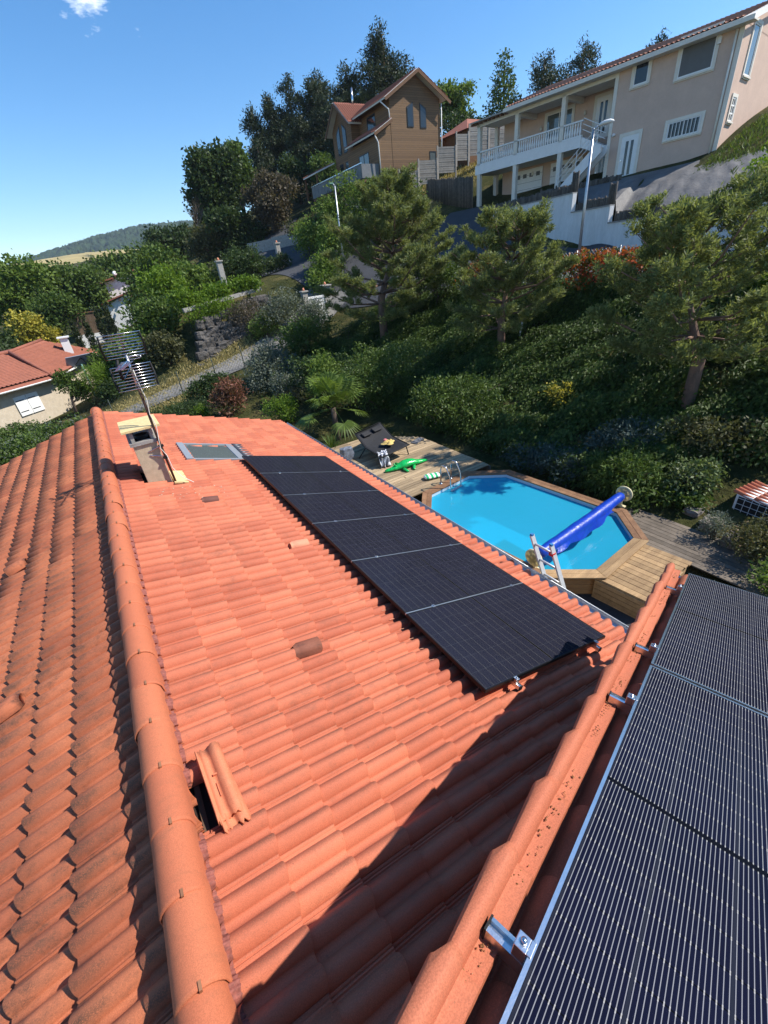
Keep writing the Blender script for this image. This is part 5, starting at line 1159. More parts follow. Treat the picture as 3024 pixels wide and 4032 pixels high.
G().box(-3.2, 64.4, 1.26, -.5, 64.65, 1.36).obj('top_rail', M_DWOOD, scr); G().box(-3.4, 64.3, -2.9, 0, 64.48, -1.02).obj('base_wall', M_WHITE, scr)
# parked car, only its roof and rear corner show at the right edge
car = thing('parked_car', 'white car just showing at the right edge behind the fence', 'car', (20.6, 4.6, 1.7))
KM = Matrix.Translation((20.9, 4.2, h(20.9, 4.2)+.05)) @ Matrix.Rotation(R_(93), 4, 'Z')
body = [(-2.1, .35), (-2.15, .75), (-1.9, .95), (-1.35, 1.02), (-.75, 1.45), (.7, 1.48), (1.45, 1.05), (2.0, .95), (2.1, .6), (2.08, .3)]
v = []; f = []; n = len(body)
for y, k, in ((-.85, .93), (-.78, 1), (.78, 1), (.85, .93)):
    for x, z in body: v.append((x*(1 if abs(y) < .8 else .985), y*(.86 if z > 1.2 else 1), .3+(z-.3)*k))
for r in range(3):
    for i in range(n): f.append((r*n+i, r*n+(i+1) % n, (r+1)*n+(i+1) % n, (r+1)*n+i))
f += [tuple(range(n))[::-1], tuple(range(3*n, 4*n))]
G().add(v, f).obj('body', mat('white_car_paint', (.75, .76, .78), .25, .03, spec=.5), car, M=KM, bev=.03)
for s_ in (-1, 1): G().extr([(-1.2, s_*.80, 1.03), (-.72, s_*.745, 1.38), (.66, s_*.745, 1.40), (1.25, s_*.80, 1.06)], (0, s_*.012, 0)).obj('side_window', M_DGLASS, car, M=KM)
for x in (-1.3, 1.35):
    for s_ in (-1, 1): w = G().lathe([(.2, -.09), (.31, -.09), (.31, .09), (.2, .09)], 18, (x, s_*.76, .31), 1).obj('wheel', M_BLACK, car, True, KM); G().lathe([(.0, -.08), (.2, -.08), (.2, .095), (.0, .095)], 14, (x, s_*.77, .31), 1).obj('rim', M_STEEL, w, True, KM)
o = G().tube([(14.2, 12.2, h(14.2, 12.2)-.2), (14.28, 12.1, h(14.2, 12.2)+.75)], .035, 8).obj('white_stake', M_WHITE, None, True); tag(o, 'short white stake on the slope beside the middle pine', 'stake')

# ------------------------------------------------------------------ vegetation
def unit(n, r):
    v = r.normal(size=(n, 3)); return v/np.linalg.norm(v, axis=1)[:, None]
def cards(c, t, nrm, L, Wd):
    """rhombic leaves: centre c, long axis t, face normal nrm"""
    t = t/np.linalg.norm(t, axis=1)[:, None]; b = np.cross(nrm, t); b /= np.linalg.norm(b, axis=1)[:, None]+1e-9
    L = np.broadcast_to(L, len(c))[:, None]; Wd = np.broadcast_to(Wd, len(c))[:, None]
    V = np.stack([c-t*L/2, c+b*Wd/2+t*L*.05, c+t*L/2, c-b*Wd/2+t*L*.05], 1).reshape(-1, 3)
    return V, np.arange(len(c)*4).reshape(-1, 4)
def crown(par, m, lobes, ncl, per, leaf, spread, seed, name='crown', up=.4, droop=0., asp=.55, shell=.5):
    r = np.random.default_rng(seed); lobes = np.array(lobes, float)
    w = (lobes[:, 3]*lobes[:, 4]*lobes[:, 5])**(2/3); k = r.choice(len(lobes), ncl, p=w/w.sum())
    d = unit(ncl, r); d[:, 2] = np.where((d[:, 2] < -.3) & (r.random(ncl) < .6), -d[:, 2], d[:, 2])
    rad = shell+(1-shell)*r.random(ncl)**.6
    rad *= 1+.16*np.sin(d[:, 0]*5+seed)*np.cos(d[:, 1]*6+k)+np.clip(r.normal(0, .06, ncl), -.1, .1)
    cc = lobes[k, :3]+d*rad[:, None]*lobes[k, 3:6]
    n = ncl*per; ci = np.repeat(np.arange(ncl), per)
    c = cc[ci]+np.clip(r.normal(size=(n, 3)), -1.5, 1.5)*spread*np.array([1, 1, .75])*r.uniform(.6, 1.3, ncl)[ci][:, None]
    t = unit(n, r)*.8+d[ci]*.7; t[:, 2] -= droop
    nr = unit(n, r); nr[:, 2] += up
    s = leaf*r.uniform(.6, 1.35, n)
    V, F = cards(c, t, nr, s, s*asp); o = objnp(name, V, F, m, par); return cc
def limbs(par, m, base, pts, r0, seed, name='trunk', top=None, n=10):
    r = random.Random(seed); base = Vector(base); top = Vector(top)
    mid = base.lerp(top, .5)+Vector((r.uniform(-.08, .08), r.uniform(-.08, .08), 0))*(top-base).length
    g = G(); g.tube([base-Vector((0, 0, .3)), base.lerp(mid, .5), mid, top], [r0*1.25, r0, r0*.75, r0*.3], 9)
    o = g.obj(name, m, par, True)
    idx = list(range(len(pts))); r.shuffle(idx)
    for i in idx[:n]:
        e = Vector(pts[i]); q = r.uniform(.3, .9); s_ = base.lerp(mid, q*2) if q < .5 else mid.lerp(top, q*2-1)
        if e.z < s_.z: s_ = base.lerp(mid, .6)
        k = s_.lerp(e, .5)+Vector((0, 0, .08*(e-s_).length)); G().tube([s_, k, e], [r0*.38, r0*.25, r0*.08], 6).obj('branch', m, par, True)
    return o
M_BARK = mat('bark', (.11, .08, .06), .95, .45, 6, .8, 18, stretch=(1, 1, .35)); M_PBARK = mat('pine_bark', (.23, .14, .10), .95, .45, 7, .9, 16, c2=(.11, .08, .065), stretch=(1, 1, .4))
M_TWIG = mat('dry_twigs', (.24, .19, .15), .95, .3)
LF = dict(
 mid=leafmat('leaf_mid', (.042, .075, .016), (.125, .19, .04)), dark=leafmat('leaf_dark', (.022, .040, .014), (.07, .112, .032)),
 lime=leafmat('leaf_lime', (.07, .14, .015), (.20, .30, .035), tr=.45), lite=leafmat('leaf_light', (.07, .125, .022), (.20, .28, .06), tr=.44),
 silver=leafmat('leaf_silver', (.07, .09, .07), (.18, .21, .16), (.30, .32, .26)), olive=leafmat('leaf_olive', (.05, .06, .025), (.14, .14, .06)),
 yellow=leafmat('flower_yellow', (.10, .13, .02), (.50, .42, .06), (.65, .55, .12)), red=leafmat('leaf_red', (.07, .09, .02), (.30, .10, .03), (.50, .06, .04)),
 redtip=leafmat('red_tips', (.22, .15, .025), (.55, .09, .03), (.72, .07, .05)), pink=leafmat('leaf_pinkish', (.09, .07, .03), (.25, .10, .07), (.42, .22, .17)), brown=leafmat('leaf_brown', (.06, .055, .035), (.15, .12, .08)),
 pine=leafmat('needles', (.090, .115, .040), (.255, .29, .105), (.38, .41, .18), tr=.44), farp=leafmat('needles_far', (.018, .030, .014), (.058, .078, .032), tr=.18),
 cover=leafmat('cover_leaves', (.026, .050, .010), (.095, .150, .028), (.17, .23, .05), tr=.4), blue=leafmat('juniper_blue', (.03, .055, .045), (.075, .115, .095), tr=.15),
 white=leafmat('leaf_cream', (.05, .09, .03), (.16, .21, .08), (.62, .60, .48)), straw=leafmat('straw', (.24, .20, .08), (.58, .48, .22)), cyp=leafmat('cypress', (.012, .022, .009), (.045, .065, .018), tr=.1),
 spir=leafmat('spiraea', (.05, .06, .025), (.13, .13, .05), (.40, .20, .17)), grass=leafmat('grass_blades', (.06, .10, .015), (.17, .23, .04)))
def bush(label, c, rad, m, n=500, per=9, leaf=.13, spread=.14, seed=1, cat='shrub', name='shrub', group=None, lob=5, flowers=None, stem=M_BARK, shell=.45, asp=.55, up=.4):
    r = random.Random(seed); x, y, z = c; a, b, cc = rad
    t = thing(name, label, cat, (x, y, z), 0, group)
    L = [(x+r.uniform(-.55, .55)*a, y+r.uniform(-.55, .55)*b, z+cc*r.uniform(.7, 1.25), a*r.uniform(.45, .7), b*r.uniform(.45, .7), cc*r.uniform(.5, .8)) for _ in range(lob)]+[(x, y, z+cc*.75, a*.8, b*.8, cc*.75)]
    pts = crown(t, LF[m], L, n, per, leaf, spread, seed, 'foliage', asp=asp, shell=shell, up=up)
    if flowers: crown(t, LF[flowers[0]], L, int(n*flowers[1]), 5, leaf*.8, spread*.6, seed+9, 'blossom', shell=.9)
    g = G()
    for i in range(5):
        p = pts[r.randrange(len(pts))]; g.tube([(x+r.uniform(-.1, .1)*a, y+r.uniform(-.1, .1)*b, z-.2), (x+(p[0]-x)*.4, y+(p[1]-y)*.4, z+(p[2]-z)*.6), tuple(p)], [.03+.012*a, .022, .008], 5)
    g.obj('stems', stem, t, True); return t
def tree(label, base, lobes, m, n=900, per=9, leaf=.32, spread=.35, seed=1, r0=.22, name='tree', cat='tree', group=None, shell=.45, asp=.6, nb=9, droop=0.):
    t = thing(name, label, cat, base, 0, group); pts = crown(t, LF[m], lobes, n, per, leaf, spread, seed, shell=shell, asp=asp, droop=droop)
    zt = max(l[2] for l in lobes); limbs(t, M_BARK, base, pts, r0, seed, top=(sum(l[0] for l in lobes)/len(lobes), sum(l[1] for l in lobes)/len(lobes), zt), n=nb); return t
def pine(label, base, top, zc, Rm, seed, ntuft=5200, need=.125, per=15, dens=1., lean=(0, 0), shape=.75):
    """Scots pine: whorled rising limbs, brushy shoots"""
    r = np.random.default_rng(seed); t = thing('pine_tree', label, 'pine tree', base, 0, 'young pines on the slope'); base = Vector(base); top = Vector(top)
    Lz = top.z-base.z; tp = [base-Vector((0, 0, .4)), base+Vector((lean[0]*.35, lean[1]*.35, Lz*.3)), base.lerp(top, .6)+Vector((lean[0], lean[1], 0)), top]
    G().tube(tp, [.03*Lz**.9+.06, .028*Lz**.9+.04, .05, .012], 10).obj('trunk', M_PBARK, t, True)
    def axis_(z):
        q = (z-base.z)/Lz; i = 0 if q < .3 else (1 if q < .6 else 2); a, b = [(0, .3), (.3, .6), (.6, 1)][i]; return tp[i].lerp(tp[i+1], min(1, (q-a)/(b-a)))
    P = []; Dv = []; g = G(); z = zc; nbr = 0
    while z < top.z-.15:
        q = (z-zc)/(top.z-zc); ln = Rm*((1-q)**shape*.95+.06)*(.75+.25*min(1, q*6)); k = int(r.integers(5, 8)); a0 = r.random()*6.28
        for i in range(k):
            a = a0+i*6.283/k+r.normal(0, .25); l = ln*r.uniform(.6, 1.15); el = .12+.5*q+r.normal(0, .1)
            s_ = axis_(z); d = Vector((math.cos(a)*math.cos(el), math.sin(a)*math.cos(el), math.sin(el))); e = s_+d*l+Vector((0, 0, l*.10)); mid = s_+d*l*.5-Vector((0, 0, l*.05))
            if l > .3 and nbr < 90: g.tube([s_, mid, e], [.012+.016*l, .01+.008*l, .006], 5); nbr += 1
            sd = d.cross(Vector((0, 0, 1))).normalized()
            for j in range(max(2, int(l*4.2))):
                u = .25+.75*r.random()**.6; c = (s_.lerp(mid, u*2) if u < .5 else mid.lerp(e, u*2-1)); bl = min(.75, .12+.42*l*(1.12-u)); sgn = 1 if r.random() < .5 else -1
                te = c+sd*(sgn*bl*r.uniform(.5, 1.))+d*bl*r.uniform(.1, .6)+Vector((0, 0, bl*r.uniform(.0, .35)))
                for _ in range(int(4*dens)+2):
                    o = Vector(r.normal(size=3))*.085; o.z *= .75; w = r.random()**.6; P.append(c.lerp(te, w)+o); dv = (te-c).normalized()*.55+Vector((0, 0, .75))+Vector(r.normal(size=3))*.25; Dv.append(dv.normalized())
        z += max(.22, .55*(1-.45*q))*(1 if Lz > 5.2 else .85)
    for k in range(6): P.append(top+Vector((r.normal()*.08, r.normal()*.08, -.1*k))); Dv.append(Vector((0, 0, 1)))
    P = np.array([tuple(p) for p in P]); Dv = np.array([tuple(p) for p in Dv])
    if len(P) > ntuft: k = r.choice(len(P), ntuft, replace=False); P = P[k]; Dv = Dv[k]
    n = len(P)*per; i = np.repeat(np.arange(len(P)), per); rad = unit(n, r); d = Dv[i]; rad -= d*(rad*d).sum(1)[:, None]; rad /= np.linalg.norm(rad, axis=1)[:, None]
    al = r.uniform(-.10, .12, n); tt = d*.62+rad*.8; L = need*r.uniform(.7, 1.25, n); c = P[i]+d*al[:, None]+tt*(L*.5)[:, None]; nr = np.cross(tt, unit(n, r))
    V, F = cards(c, tt, nr, L, .034); objnp('needles', V, F, LF['pine'], t); g.obj('limbs', M_PBARK, t, True); return t
pine('tallest of the three slope pines, full crown, left of the others', (13.07, 21.63, -1.05), (14.1, 20.8, 6.6), .45, 5.3, 11, 15500, .17, 14, 2.6, (.1, -.1), .8)
pine('smaller airy slope pine in the middle with thin bent trunk', (13.33, 12.37, -1.0), (13.6, 11.9, 3.95), .2, 3.1, 12, 8200, .155, 13, 2.0, (-.15, .1), .5)
pine('slope pine at the right with thick bare reddish trunk', (12.32, 4.05, -1.65), (12.0, 4.9, 3.45), .0, 3.1, 13, 10500, .135, 14, 2.0, (.15, .12), .5)
# red tipped hedge by the street
hd = thing('red_hedge', 'clipped hedge with fiery red tips beside the street fence', 'hedge', (17, 9.9, 1))
HL = [(16.1+.30*k, 10.95-.58*k, 1.62, .68, .68, 1.0) for k in range(6)]
crown(hd, LF['mid'], HL, 420, 9, .13, .12, 31, 'foliage'); crown(hd, LF['redtip'], [(a, b, c+.30, d, e, f_*.70) for a, b, c, d, e, f_ in HL], 420, 8, .13, .11, 32, 'red_shoots', shell=.75)
g = G()
for k in range(9): x = 16.4+.17*k; y = 11-.29*k; g.tube([(x, y, .6), (x+random.uniform(-.2, .2), y+random.uniform(-.2, .2), 1.7)], [.03, .012], 5)
g.obj('stems', M_BARK, hd, True)
# planting between the house and the slope
bush('round shrub with reddish pink leaves beside the lane', (3.0, 21.6, -3.3), (1.05, 1.05, 1.2), 'pink', 380, 9, .13, .14, 41)
bush('bright lime green bush in front of the palm', (4.5, 18.0, -3.35), (.85, .85, .95), 'lime', 320, 10, .09, .11, 42)
bush('small vivid green bush left of the pink one', (1.7, 22.3, -3.3), (.55, .55, .55), 'lime', 130, 9, .10, .1, 43)
bush('large silvery grey shrub right of the pink one', (6.6, 24.0, -2.9), (2.1, 1.7, 1.5), 'silver', 750, 9, .13, .17, 44)
bush('silvery leaved shrub with pale flowers behind the lime bush', (6.2, 20.5, -3.0), (1.1, 1.1, .95), 'silver', 420, 8, .12, .13, 45, flowers=('white', .12))
bush('low dark spreading juniper beside the pale lane', (.2, 23.4, -3.5), (2.3, 1.6, .7), 'dark', 620, 9, .15, .15, 46, asp=.25)
bush('dark low shrub under the silvery ones', (3.2, 25.0, -3.0), (2.0, 1.3, .8), 'dark', 480, 9, .14, .16, 47)
bush('dark green shrub at the foot of the gate pillar', (9.6, 25.6, -2.2), (2.1, 1.9, 1.5), 'mid', 620, 9, .15, .17, 48)
bush('grey green bushy shrub left of the gate', (10.6, 30.6, -1.0), (2.1, 1.7, 1.7), 'silver', 560, 8, .14, .2, 49, flowers=('olive', .3))
bush('dry twiggy shrub over the boulder wall', (8.2, 32.2, -.6), (1.7, 1.2, 1.3), 'brown', 300, 7, .13, .2, 50, stem=M_TWIG)
bush('white flowering shrub behind the lounger, left of the ivy', (8.7, 15.4, -2.9), (2.5, 2.1, 1.45), 'mid', 950, 9, .11, .16, 51, flowers=('white', .35))
bush('leafy shrub with scattered cream flowers above the deck', (8.8, 11.2, -2.95), (1.5, 2.0, 1.15), 'mid', 620, 9, .11, .15, 52, flowers=('white', .25))
bush('tall narrow leafy shrub left of the palm', (6.6, 17.2, -3.1), (.9, .9, 1.7), 'lite', 420, 8, .13, .16, 53)
bush('dark laurel mass between palm and white flowers', (7.2, 18.6, -3.0), (1.5, 1.5, 1.5), 'dark', 520, 9, .14, .17, 54)
bush('blue grey spreading juniper along the far pool side', (8.95, 5.9, -3.1), (1.0, 1.5, .5), 'blue', 620, 9, .13, .10, 55, asp=.28)
bush('rough green juniper behind the pool cover reel', (9.2, 3.9, -3.05), (1.05, 1.15, .72), 'mid', 640, 9, .13, .11, 56, asp=.28)
bush('dark teal juniper between the trunk and the pool', (10.6, 4.6, -2.6), (1.3, 1.3, .5), 'blue', 480, 9, .13, .12, 57, asp=.28)
bush('upright shrub with pale variegated leaves left of the pump housing', (9.75, 2.6, -2.95), (.7, .75, .6), 'white', 260, 8, .095, .12, 58)
bush('low green groundcover shrub beside the rock and old planks', (9.3, 2.4, -3.05), (.55, .6, .3), 'mid', 260, 8, .09, .1, 178)
bush('olive green shrub below the right pine', (11.3, 2.6, -2.4), (1.2, 1.1, .6), 'olive', 460, 9, .11, .13, 59)
bush('bright leafy shrub at the right edge above the pump housing', (12.3, 1.5, -2.2), (.9, .8, .7), 'lite', 420, 9, .10, .13, 60, flowers=('white', .1))
bush('dark shrub at the right edge under the right pine', (13.4, 2.0, -1.2), (1.4, 1.3, .9), 'mid', 480, 9, .13, .15, 61)
bush('low bushy shrub with dusty pink flower heads at the right edge', (8.6, .45, -3.1), (.85, .75, .5), 'spir', 900, 9, .055, .08, 62)
bush('low grey leaved shrub in front of the pink flowered one', (8.55, 1.25, -3.05), (.35, .35, .34), 'silver', 150, 9, .07, .07, 63, asp=.25)
bush('ferny green plant beside the wing gutter', (7.55, -.2, -3.1), (.4, .35, .3), 'lite', 110, 8, .10, .12, 64, asp=.35)
bush('yellow leaved sapling on the ivy slope', (11.4, 7.7, -2.2), (.75, .75, .62), 'yellow', 70, 7, .11, .12, 65)
bush('orange flowered shrub behind the middle pine', (16.9, 17.2, .9), (1.5, 1.5, 1.0), 'red', 330, 8, .13, .17, 66, flowers=('mid', .9))
bush('green shrub beside the street left of the middle pine', (16.2, 20.0, .8), (1.6, 1.6, 1.2), 'mid', 520, 9, .15, .18, 67)
bush('leafy shrub at the fence right of the red hedge', (17.2, 6.6, .9), (1.0, 1.2, .75), 'lite', 360, 9, .12, .14, 68)
bush('golden green bush at the right edge by the street', (16.6, 4.2, .8), (.9, 1.0, .75), 'lime', 320, 9, .11, .13, 69)
bush('yellow green bush on the bank right of the sheeting', (24.4, 7.6, 3.2), (1.5, 1.6, 1.2), 'lime', 420, 8, .17, .2, 70)
bush('dark creeper hanging over the right end of the white wall', (22.6, 7.4, 2.2), (1.0, 1.3, 1.1), 'dark', 360, 8, .16, .18, 71)
for i, (x, y, l) in enumerate(((20.3, 39.5, 'green shrub on the bank under the chalet balcony'), (18.2, 36.0, 'leafy bush at the foot of the slim lamp post'), (22.4, 38.2, 'young leafy sapling below the chalet corner'), (24.0, 34.2, 'weedy bush below the grey lap panels'))):
    bush(l, (x, y, h(x, y)-.1), (1.9, 1.7, 1.9 if i != 2 else 2.5), 'lite' if i != 3 else 'mid', 420, 8, .22, .28, 72+i)
bush('clipped dark conifer by the upper road', (13.8, 47.5, 2.9), (1.7, 1.7, 1.6), 'dark', 420, 8, .2, .22, 76); bush('second dark conifer by the upper road, lighter and pinkish', (11.6, 47.0, 2.6), (1.5, 1.5, 1.4), 'olive', 360, 8, .2, .22, 77)
bush('dark hedge along the upper gate', (15.0, 42.6, 2.9), (1.4, 1.4, .9), 'dark', 300, 8, .18, .2, 78)
bush('tall leafy bush between the slim lamp and the left pine', (15.6, 34.2, .6), (1.7, 1.6, 1.9), 'lite', 560, 8, .2, .26, 171)
bush('leafy green bush beside the white block at the road bend', (18.4, 41.0, 3.6), (2.0, 1.8, 1.9), 'lite', 560, 8, .22, .28, 172)
bush('rough grass and bramble bank along the upper road', (20.6, 46.5, 5.6), (2.4, 2.6, 1.1), 'olive', 520, 8, .22, .28, 173)
bush('silvery bush half hiding the white gate', (12.0, 29.6, -1.1), (1.4, 1.1, 1.35), 'silver', 480, 8, .13, .17, 174)
bush('bramble growing over the right half of the boulder wall', (9.0, 31.2, -1.2), (1.7, .8, 1.1), 'lite', 420, 8, .15, .2, 175)
bush('dark shrubs between the lone pillar and the far pillar', (11.8, 42.6, 2.4), (2.6, 1.8, 1.5), 'dark', 560, 8, .22, .26, 176)
bush('green creeper trailing below the upper parapet', (6.0, 33.3, .2), (2.3, .5, .95), 'lime', 380, 8, .17, .2, 177)
# vine over the fence and bushes on the left bank
for i, (x, y, z, l) in enumerate(((5.0, 34.2, 1.3, 'lime green vine at the left end of the upper fence'), (7.2, 34.5, 1.6, 'lime green vine in the middle of the upper fence'), (9.4, 34.8, 1.8, 'lime green vine below the lone pillar'))):
    bush(l, (x, y, z), (1.5, .7, .75), 'lime', 300, 8, .2, .2, 80+i, group='vines on the upper fence')
for i, (x, y, z, m_, s_, l) in enumerate(((2.6, 36.2, -.8, 'mid', 2.0, 'broad green bush left of the boulder wall'), (.6, 35.4, -2.2, 'lite', 1.7, 'light green bramble on the bank below the broad bush'), (2.2, 33.2, -1.9, 'olive', 1.2, 'rough weeds at the foot of the boulder wall'), (4.4, 38.5, 1.0, 'lime', 1.9, 'bright green bush under the round tree'), (-1.2, 38.0, -3.4, 'mid', 1.7, 'dark bush behind the aerial'))):
    bush(l, (x, y, z), (s_, s_, s_), m_, 480, 8, .24, .28, 84+i)
# palm and yucca
def palm(label, base, th, n, L, seed, cat='palm', name='palm'):
    r = random.Random(seed); t = thing(name, label, cat, base); base = Vector(base); top = base+Vector((0, 0, th))
    G().tube([base-Vector((0, 0, .2)), base.lerp(top, .5), top], [.13, .12, .10], 9).obj('trunk', M_BARK, t, True)
    for i in range(n):
        a = i*2.4+r.uniform(-.2, .2); el = R_(r.uniform(-25, 70)); d = Vector((math.cos(a)*math.cos(el), math.sin(a)*math.cos(el), math.sin(el))); e = top+d*L*.62+Vector((0, 0, -.06))
        o = G().tube([top, top.lerp(e, .5)+Vector((0, 0, .05)), e], [.016, .012, .009], 5).obj('leaf_stalk', LF['lite'], t, True)
        side = d.cross(Vector((0, 0, 1))).normalized(); upv = side.cross(d).normalized(); g = G(); K = 21
        for k in range(K):
            b = (k/(K-1)-.5)*R_(230); dd = (d*math.cos(b)+side*math.sin(b)).normalized(); ln = L*.5*(.75+.25*math.cos(b))*r.uniform(.9, 1.05); w = dd.cross(upv).normalized()*.022*L/1.0
            m1 = e+dd*ln*.55+upv*.02; m2 = e+dd*ln-Vector((0, 0, .22*ln)); g.add([e, m1-w, m2, m1+w+upv*.012], [(0, 1, 2, 3)])
        g.obj('fan', LF['lite' if r.random() < .6 else 'mid'], o)
    return t
palm('fan palm with drooping leaves at the far deck corner', (5.45, 14.0, -3.3), 1.5, 22, 1.65, 5)
yu = thing('yucca', 'spiky yucca below the palm by the roof eave', 'plant', (4.5, 12.6, -3.3))
for i in range(46):
    a = i*2.4; el = R_(8+70*(i/46)); d = Vector((math.cos(a)*math.cos(el), math.sin(a)*math.cos(el), math.sin(el))); s_ = d.cross(Vector((0, 0, 1))).normalized()*.022; c = Vector((4.5, 12.6, -2.95))
    G().add([c-s_, c+d*.35-s_*1.2, c+d*.75, c+d*.35+s_*1.2, c+s_], [(0, 1, 2, 3, 4)]).obj('blade', LF['mid'], yu)
# ivy and low cover over the slope: uncountable
r = np.random.default_rng(21); n = 52000
X = r.uniform(8.3, 17.4, n*3); Y = r.uniform(-1, 25.5, n*3)
ok = ~((X < 11.0)&(Y < 3.0))&(X-8.4 > .0)&(X < 17.2-.0*Y)&(np.sin(X*1.3+Y*.7)*np.cos(Y*.9-X*.5) > -.75); X, Y = X[ok][:n], Y[ok][:n]
per = 7; i = np.repeat(np.arange(len(X)), per); m = len(i); Z = H(X, Y)
mound = .42+.30*np.sin(X*1.5+np.cos(Y*1.2)*2)*np.cos(Y*1.3)+.16*np.sin(X*4.1+Y*3)
c = np.stack([X[i]+r.normal(0, .13, m), Y[i]+r.normal(0, .13, m), Z[i]+mound[i]*r.uniform(.05, 1.15, m)], 1)
tt = np.stack([-r.uniform(.2, 1, m), r.normal(0, .5, m), -r.uniform(.0, .8, m)], 1); nr = unit(m, r)*.7+np.array([-.35, 0, .8]); s_ = r.uniform(.08, .17, m)
V, F = cards(c, tt, nr, s_, s_*.42); tag(objnp('slope_cover', V, F, LF['cover']), 'dark ivy and cotoneaster covering the bank behind the pool', 'ground cover', kind='stuff')
# straw coloured grass on the verges of the lane, grass round the far houses
def grass(name, label, fx, n, L, m, seed):
    r = np.random.default_rng(seed); X, Y = fx(r, n); Z = H(X, Y); t = np.stack([r.normal(0, .5, n), r.normal(0, .5, n), np.ones(n)], 1); l = L*r.uniform(.5, 1.3, n)
    V, F = cards(np.stack([X, Y, Z+l*.35], 1), t, unit(n, r)*np.array([1, 1, .2]), l, l*.14+.01); tag(objnp(name, V, F, LF[m]), label, 'grass', kind='stuff')
grass('dry_grass', 'straw coloured cut grass along the pale lane', lambda r, n: (lambda u: (-9+17*u, 29.9+1.6*u+r.normal(0, .75, n)-.9*(1-u)))(r.random(n)), 9000, .22, 'straw', 91)
grass('dry_grass', 'straw coloured grass on the near side of the lane', lambda r, n: (lambda u: (-9+12*u, 24.5+2.3*u+r.normal(0, 1.0, n)))(r.random(n)), 7000, .2, 'straw', 92)
grass('lawn_grass', 'bright green grass bank at the pink house gable', lambda r, n: (r.uniform(26.5, 37, n), r.uniform(2, 12.6, n)), 16000, .22, 'grass', 93)
grass('bank_grass', 'grassy bank under the chalet fences', lambda r, n: (r.uniform(20, 34, n), r.uniform(33, 38, n)), 9000, .3, 'straw', 94)
grass('garden_grass', 'rough grass beyond the gable of the roof', lambda r, n: (r.uniform(-16, 0, n), r.uniform(12, 27, n)), 14000, .2, 'olive', 95)
# trees, left and centre
def lob(c, R, n, seed, fl=.8):
    r = random.Random(seed); x, y, z = c; return [(x+r.uniform(-.55, .55)*R[0], y+r.uniform(-.5, .5)*R[1], z+r.uniform(-.55, .55)*R[2], R[0]*r.uniform(.38, .6), R[1]*r.uniform(.38, .6), R[2]*r.uniform(.32, .52)) for _ in range(n)]
tree('round dense tree in front of the white house', (6.5, 53, 1), lob((6.4, 53, 3.3), (4.2, 3.5, 3.2), 9, 101), 'mid', 900, 10, .36, .42, 101)
tree('lighter green tree right of the round one', (8.8, 48.5, 2), lob((8.6, 48, 3.6), (2.6, 2.4, 2.3), 7, 102), 'lite', 600, 9, .32, .36, 102)
tree('big leafy tree at the far left edge', (-8, 70, -2.5), lob((-8.5, 69, 4.2), (5.0, 4, 4.6), 11, 103), 'lite', 1000, 9, .42, .5, 103)
tree('broad tree between the big left tree and the straw field', (-2.0, 74, -2.3), lob((-1.6, 73, 3.6), (4.6, 4, 4.0), 10, 104), 'mid', 950, 9, .42, .5, 104)
tree('tree with thin pale branches left of the cypresses', (-5.2, 64, -2.8), lob((-5.0, 64.5, .8), (3.2, 3, 2.8), 8, 105), 'mid', 620, 8, .36, .45, 105)
tree('yellow blossoming tree behind the bungalow', (-7.2, 59, -3), lob((-7.0, 58.5, .4), (2.5, 2.2, 2.4), 7, 106), 'yellow', 560, 9, .34, .38, 106)
tree('dark bushy tree at the left edge behind the bungalow', (-10.0, 54, -4), lob((-9.8, 53.5, -.8), (2.6, 2.3, 2.3), 7, 107), 'dark', 560, 9, .32, .36, 107)
tree('far tree on the ridge below the wooded hill', (9, 84, 2), lob((8, 83, 5.2), (6.5, 4, 3.6), 9, 108), 'mid', 800, 9, .5, .55, 108)
tree('far dark tree left of the tall group', (17, 92, 5), lob((16, 90, 8.5), (5.5, 4, 4.0), 9, 109), 'dark', 700, 9, .5, .55, 109)
for i, (x, y, z0, z1, l) in enumerate(((-3.15, 60.4, -2.8, .95, 'leftmost slim cypress by the wooden screen'), (-1.9, 58.4, -3.0, 1.2, 'slim cypress in front of the wooden screen'), (-.45, 62.4, -2.6, 1.95, 'cypress right of the wooden screen'), (.7, 64.4, -2.4, 1.9, 'thicker cypress against the white house wall'))):
    t = thing('cypress', l, 'cypress', (x, y, z0), 0, 'cypresses by the white house'); w = .42 if i < 3 else .75
    crown(t, LF['cyp'], [(x, y, z0+(z1-z0)*q, w*(1-abs(q-.4)*1.3), w*(1-abs(q-.4)*1.3), (z1-z0)*.18) for q in (.12, .3, .5, .7, .86)], 300, 8, .2, .1, 110+i, asp=.35, droop=-.8); G().tube([(x, y, z0-.2), (x, y, z0+1)], .07, 6).obj('trunk', M_BARK, t, True)
tree('leafy shrub tree in front of the bungalow corner', (-4.6, 35.6, -4), lob((-4.2, 35.8, -2.4), (1.0, .9, 1.35), 6, 114), 'mid', 300, 8, .18, .2, 114, .09)
bush('tall feathery bright green clump by the bungalow', (-2.4, 36.2, -3.9), (1.15, 1.1, 1.45), 'lime', 420, 9, .34, .2, 115, asp=.12); bush('dark bush under the feathery clump', (-1.9, 34.4, -3.6), (1.3, 1.2, .8), 'dark', 320, 9, .2, .2, 116)
bush('bush with white flowers at the left edge', (-7.4, 29.3, -4.7), (1.7, 1.5, 1.15), 'mid', 560, 9, .16, .2, 117, flowers=('white', .5)); bush('pale green bush below the bungalow window', (-4.7, 25.6, -4.4), (1.4, 1.3, 1.2), 'mid', 560, 9, .15, .18, 118, flowers=('silver', .35))
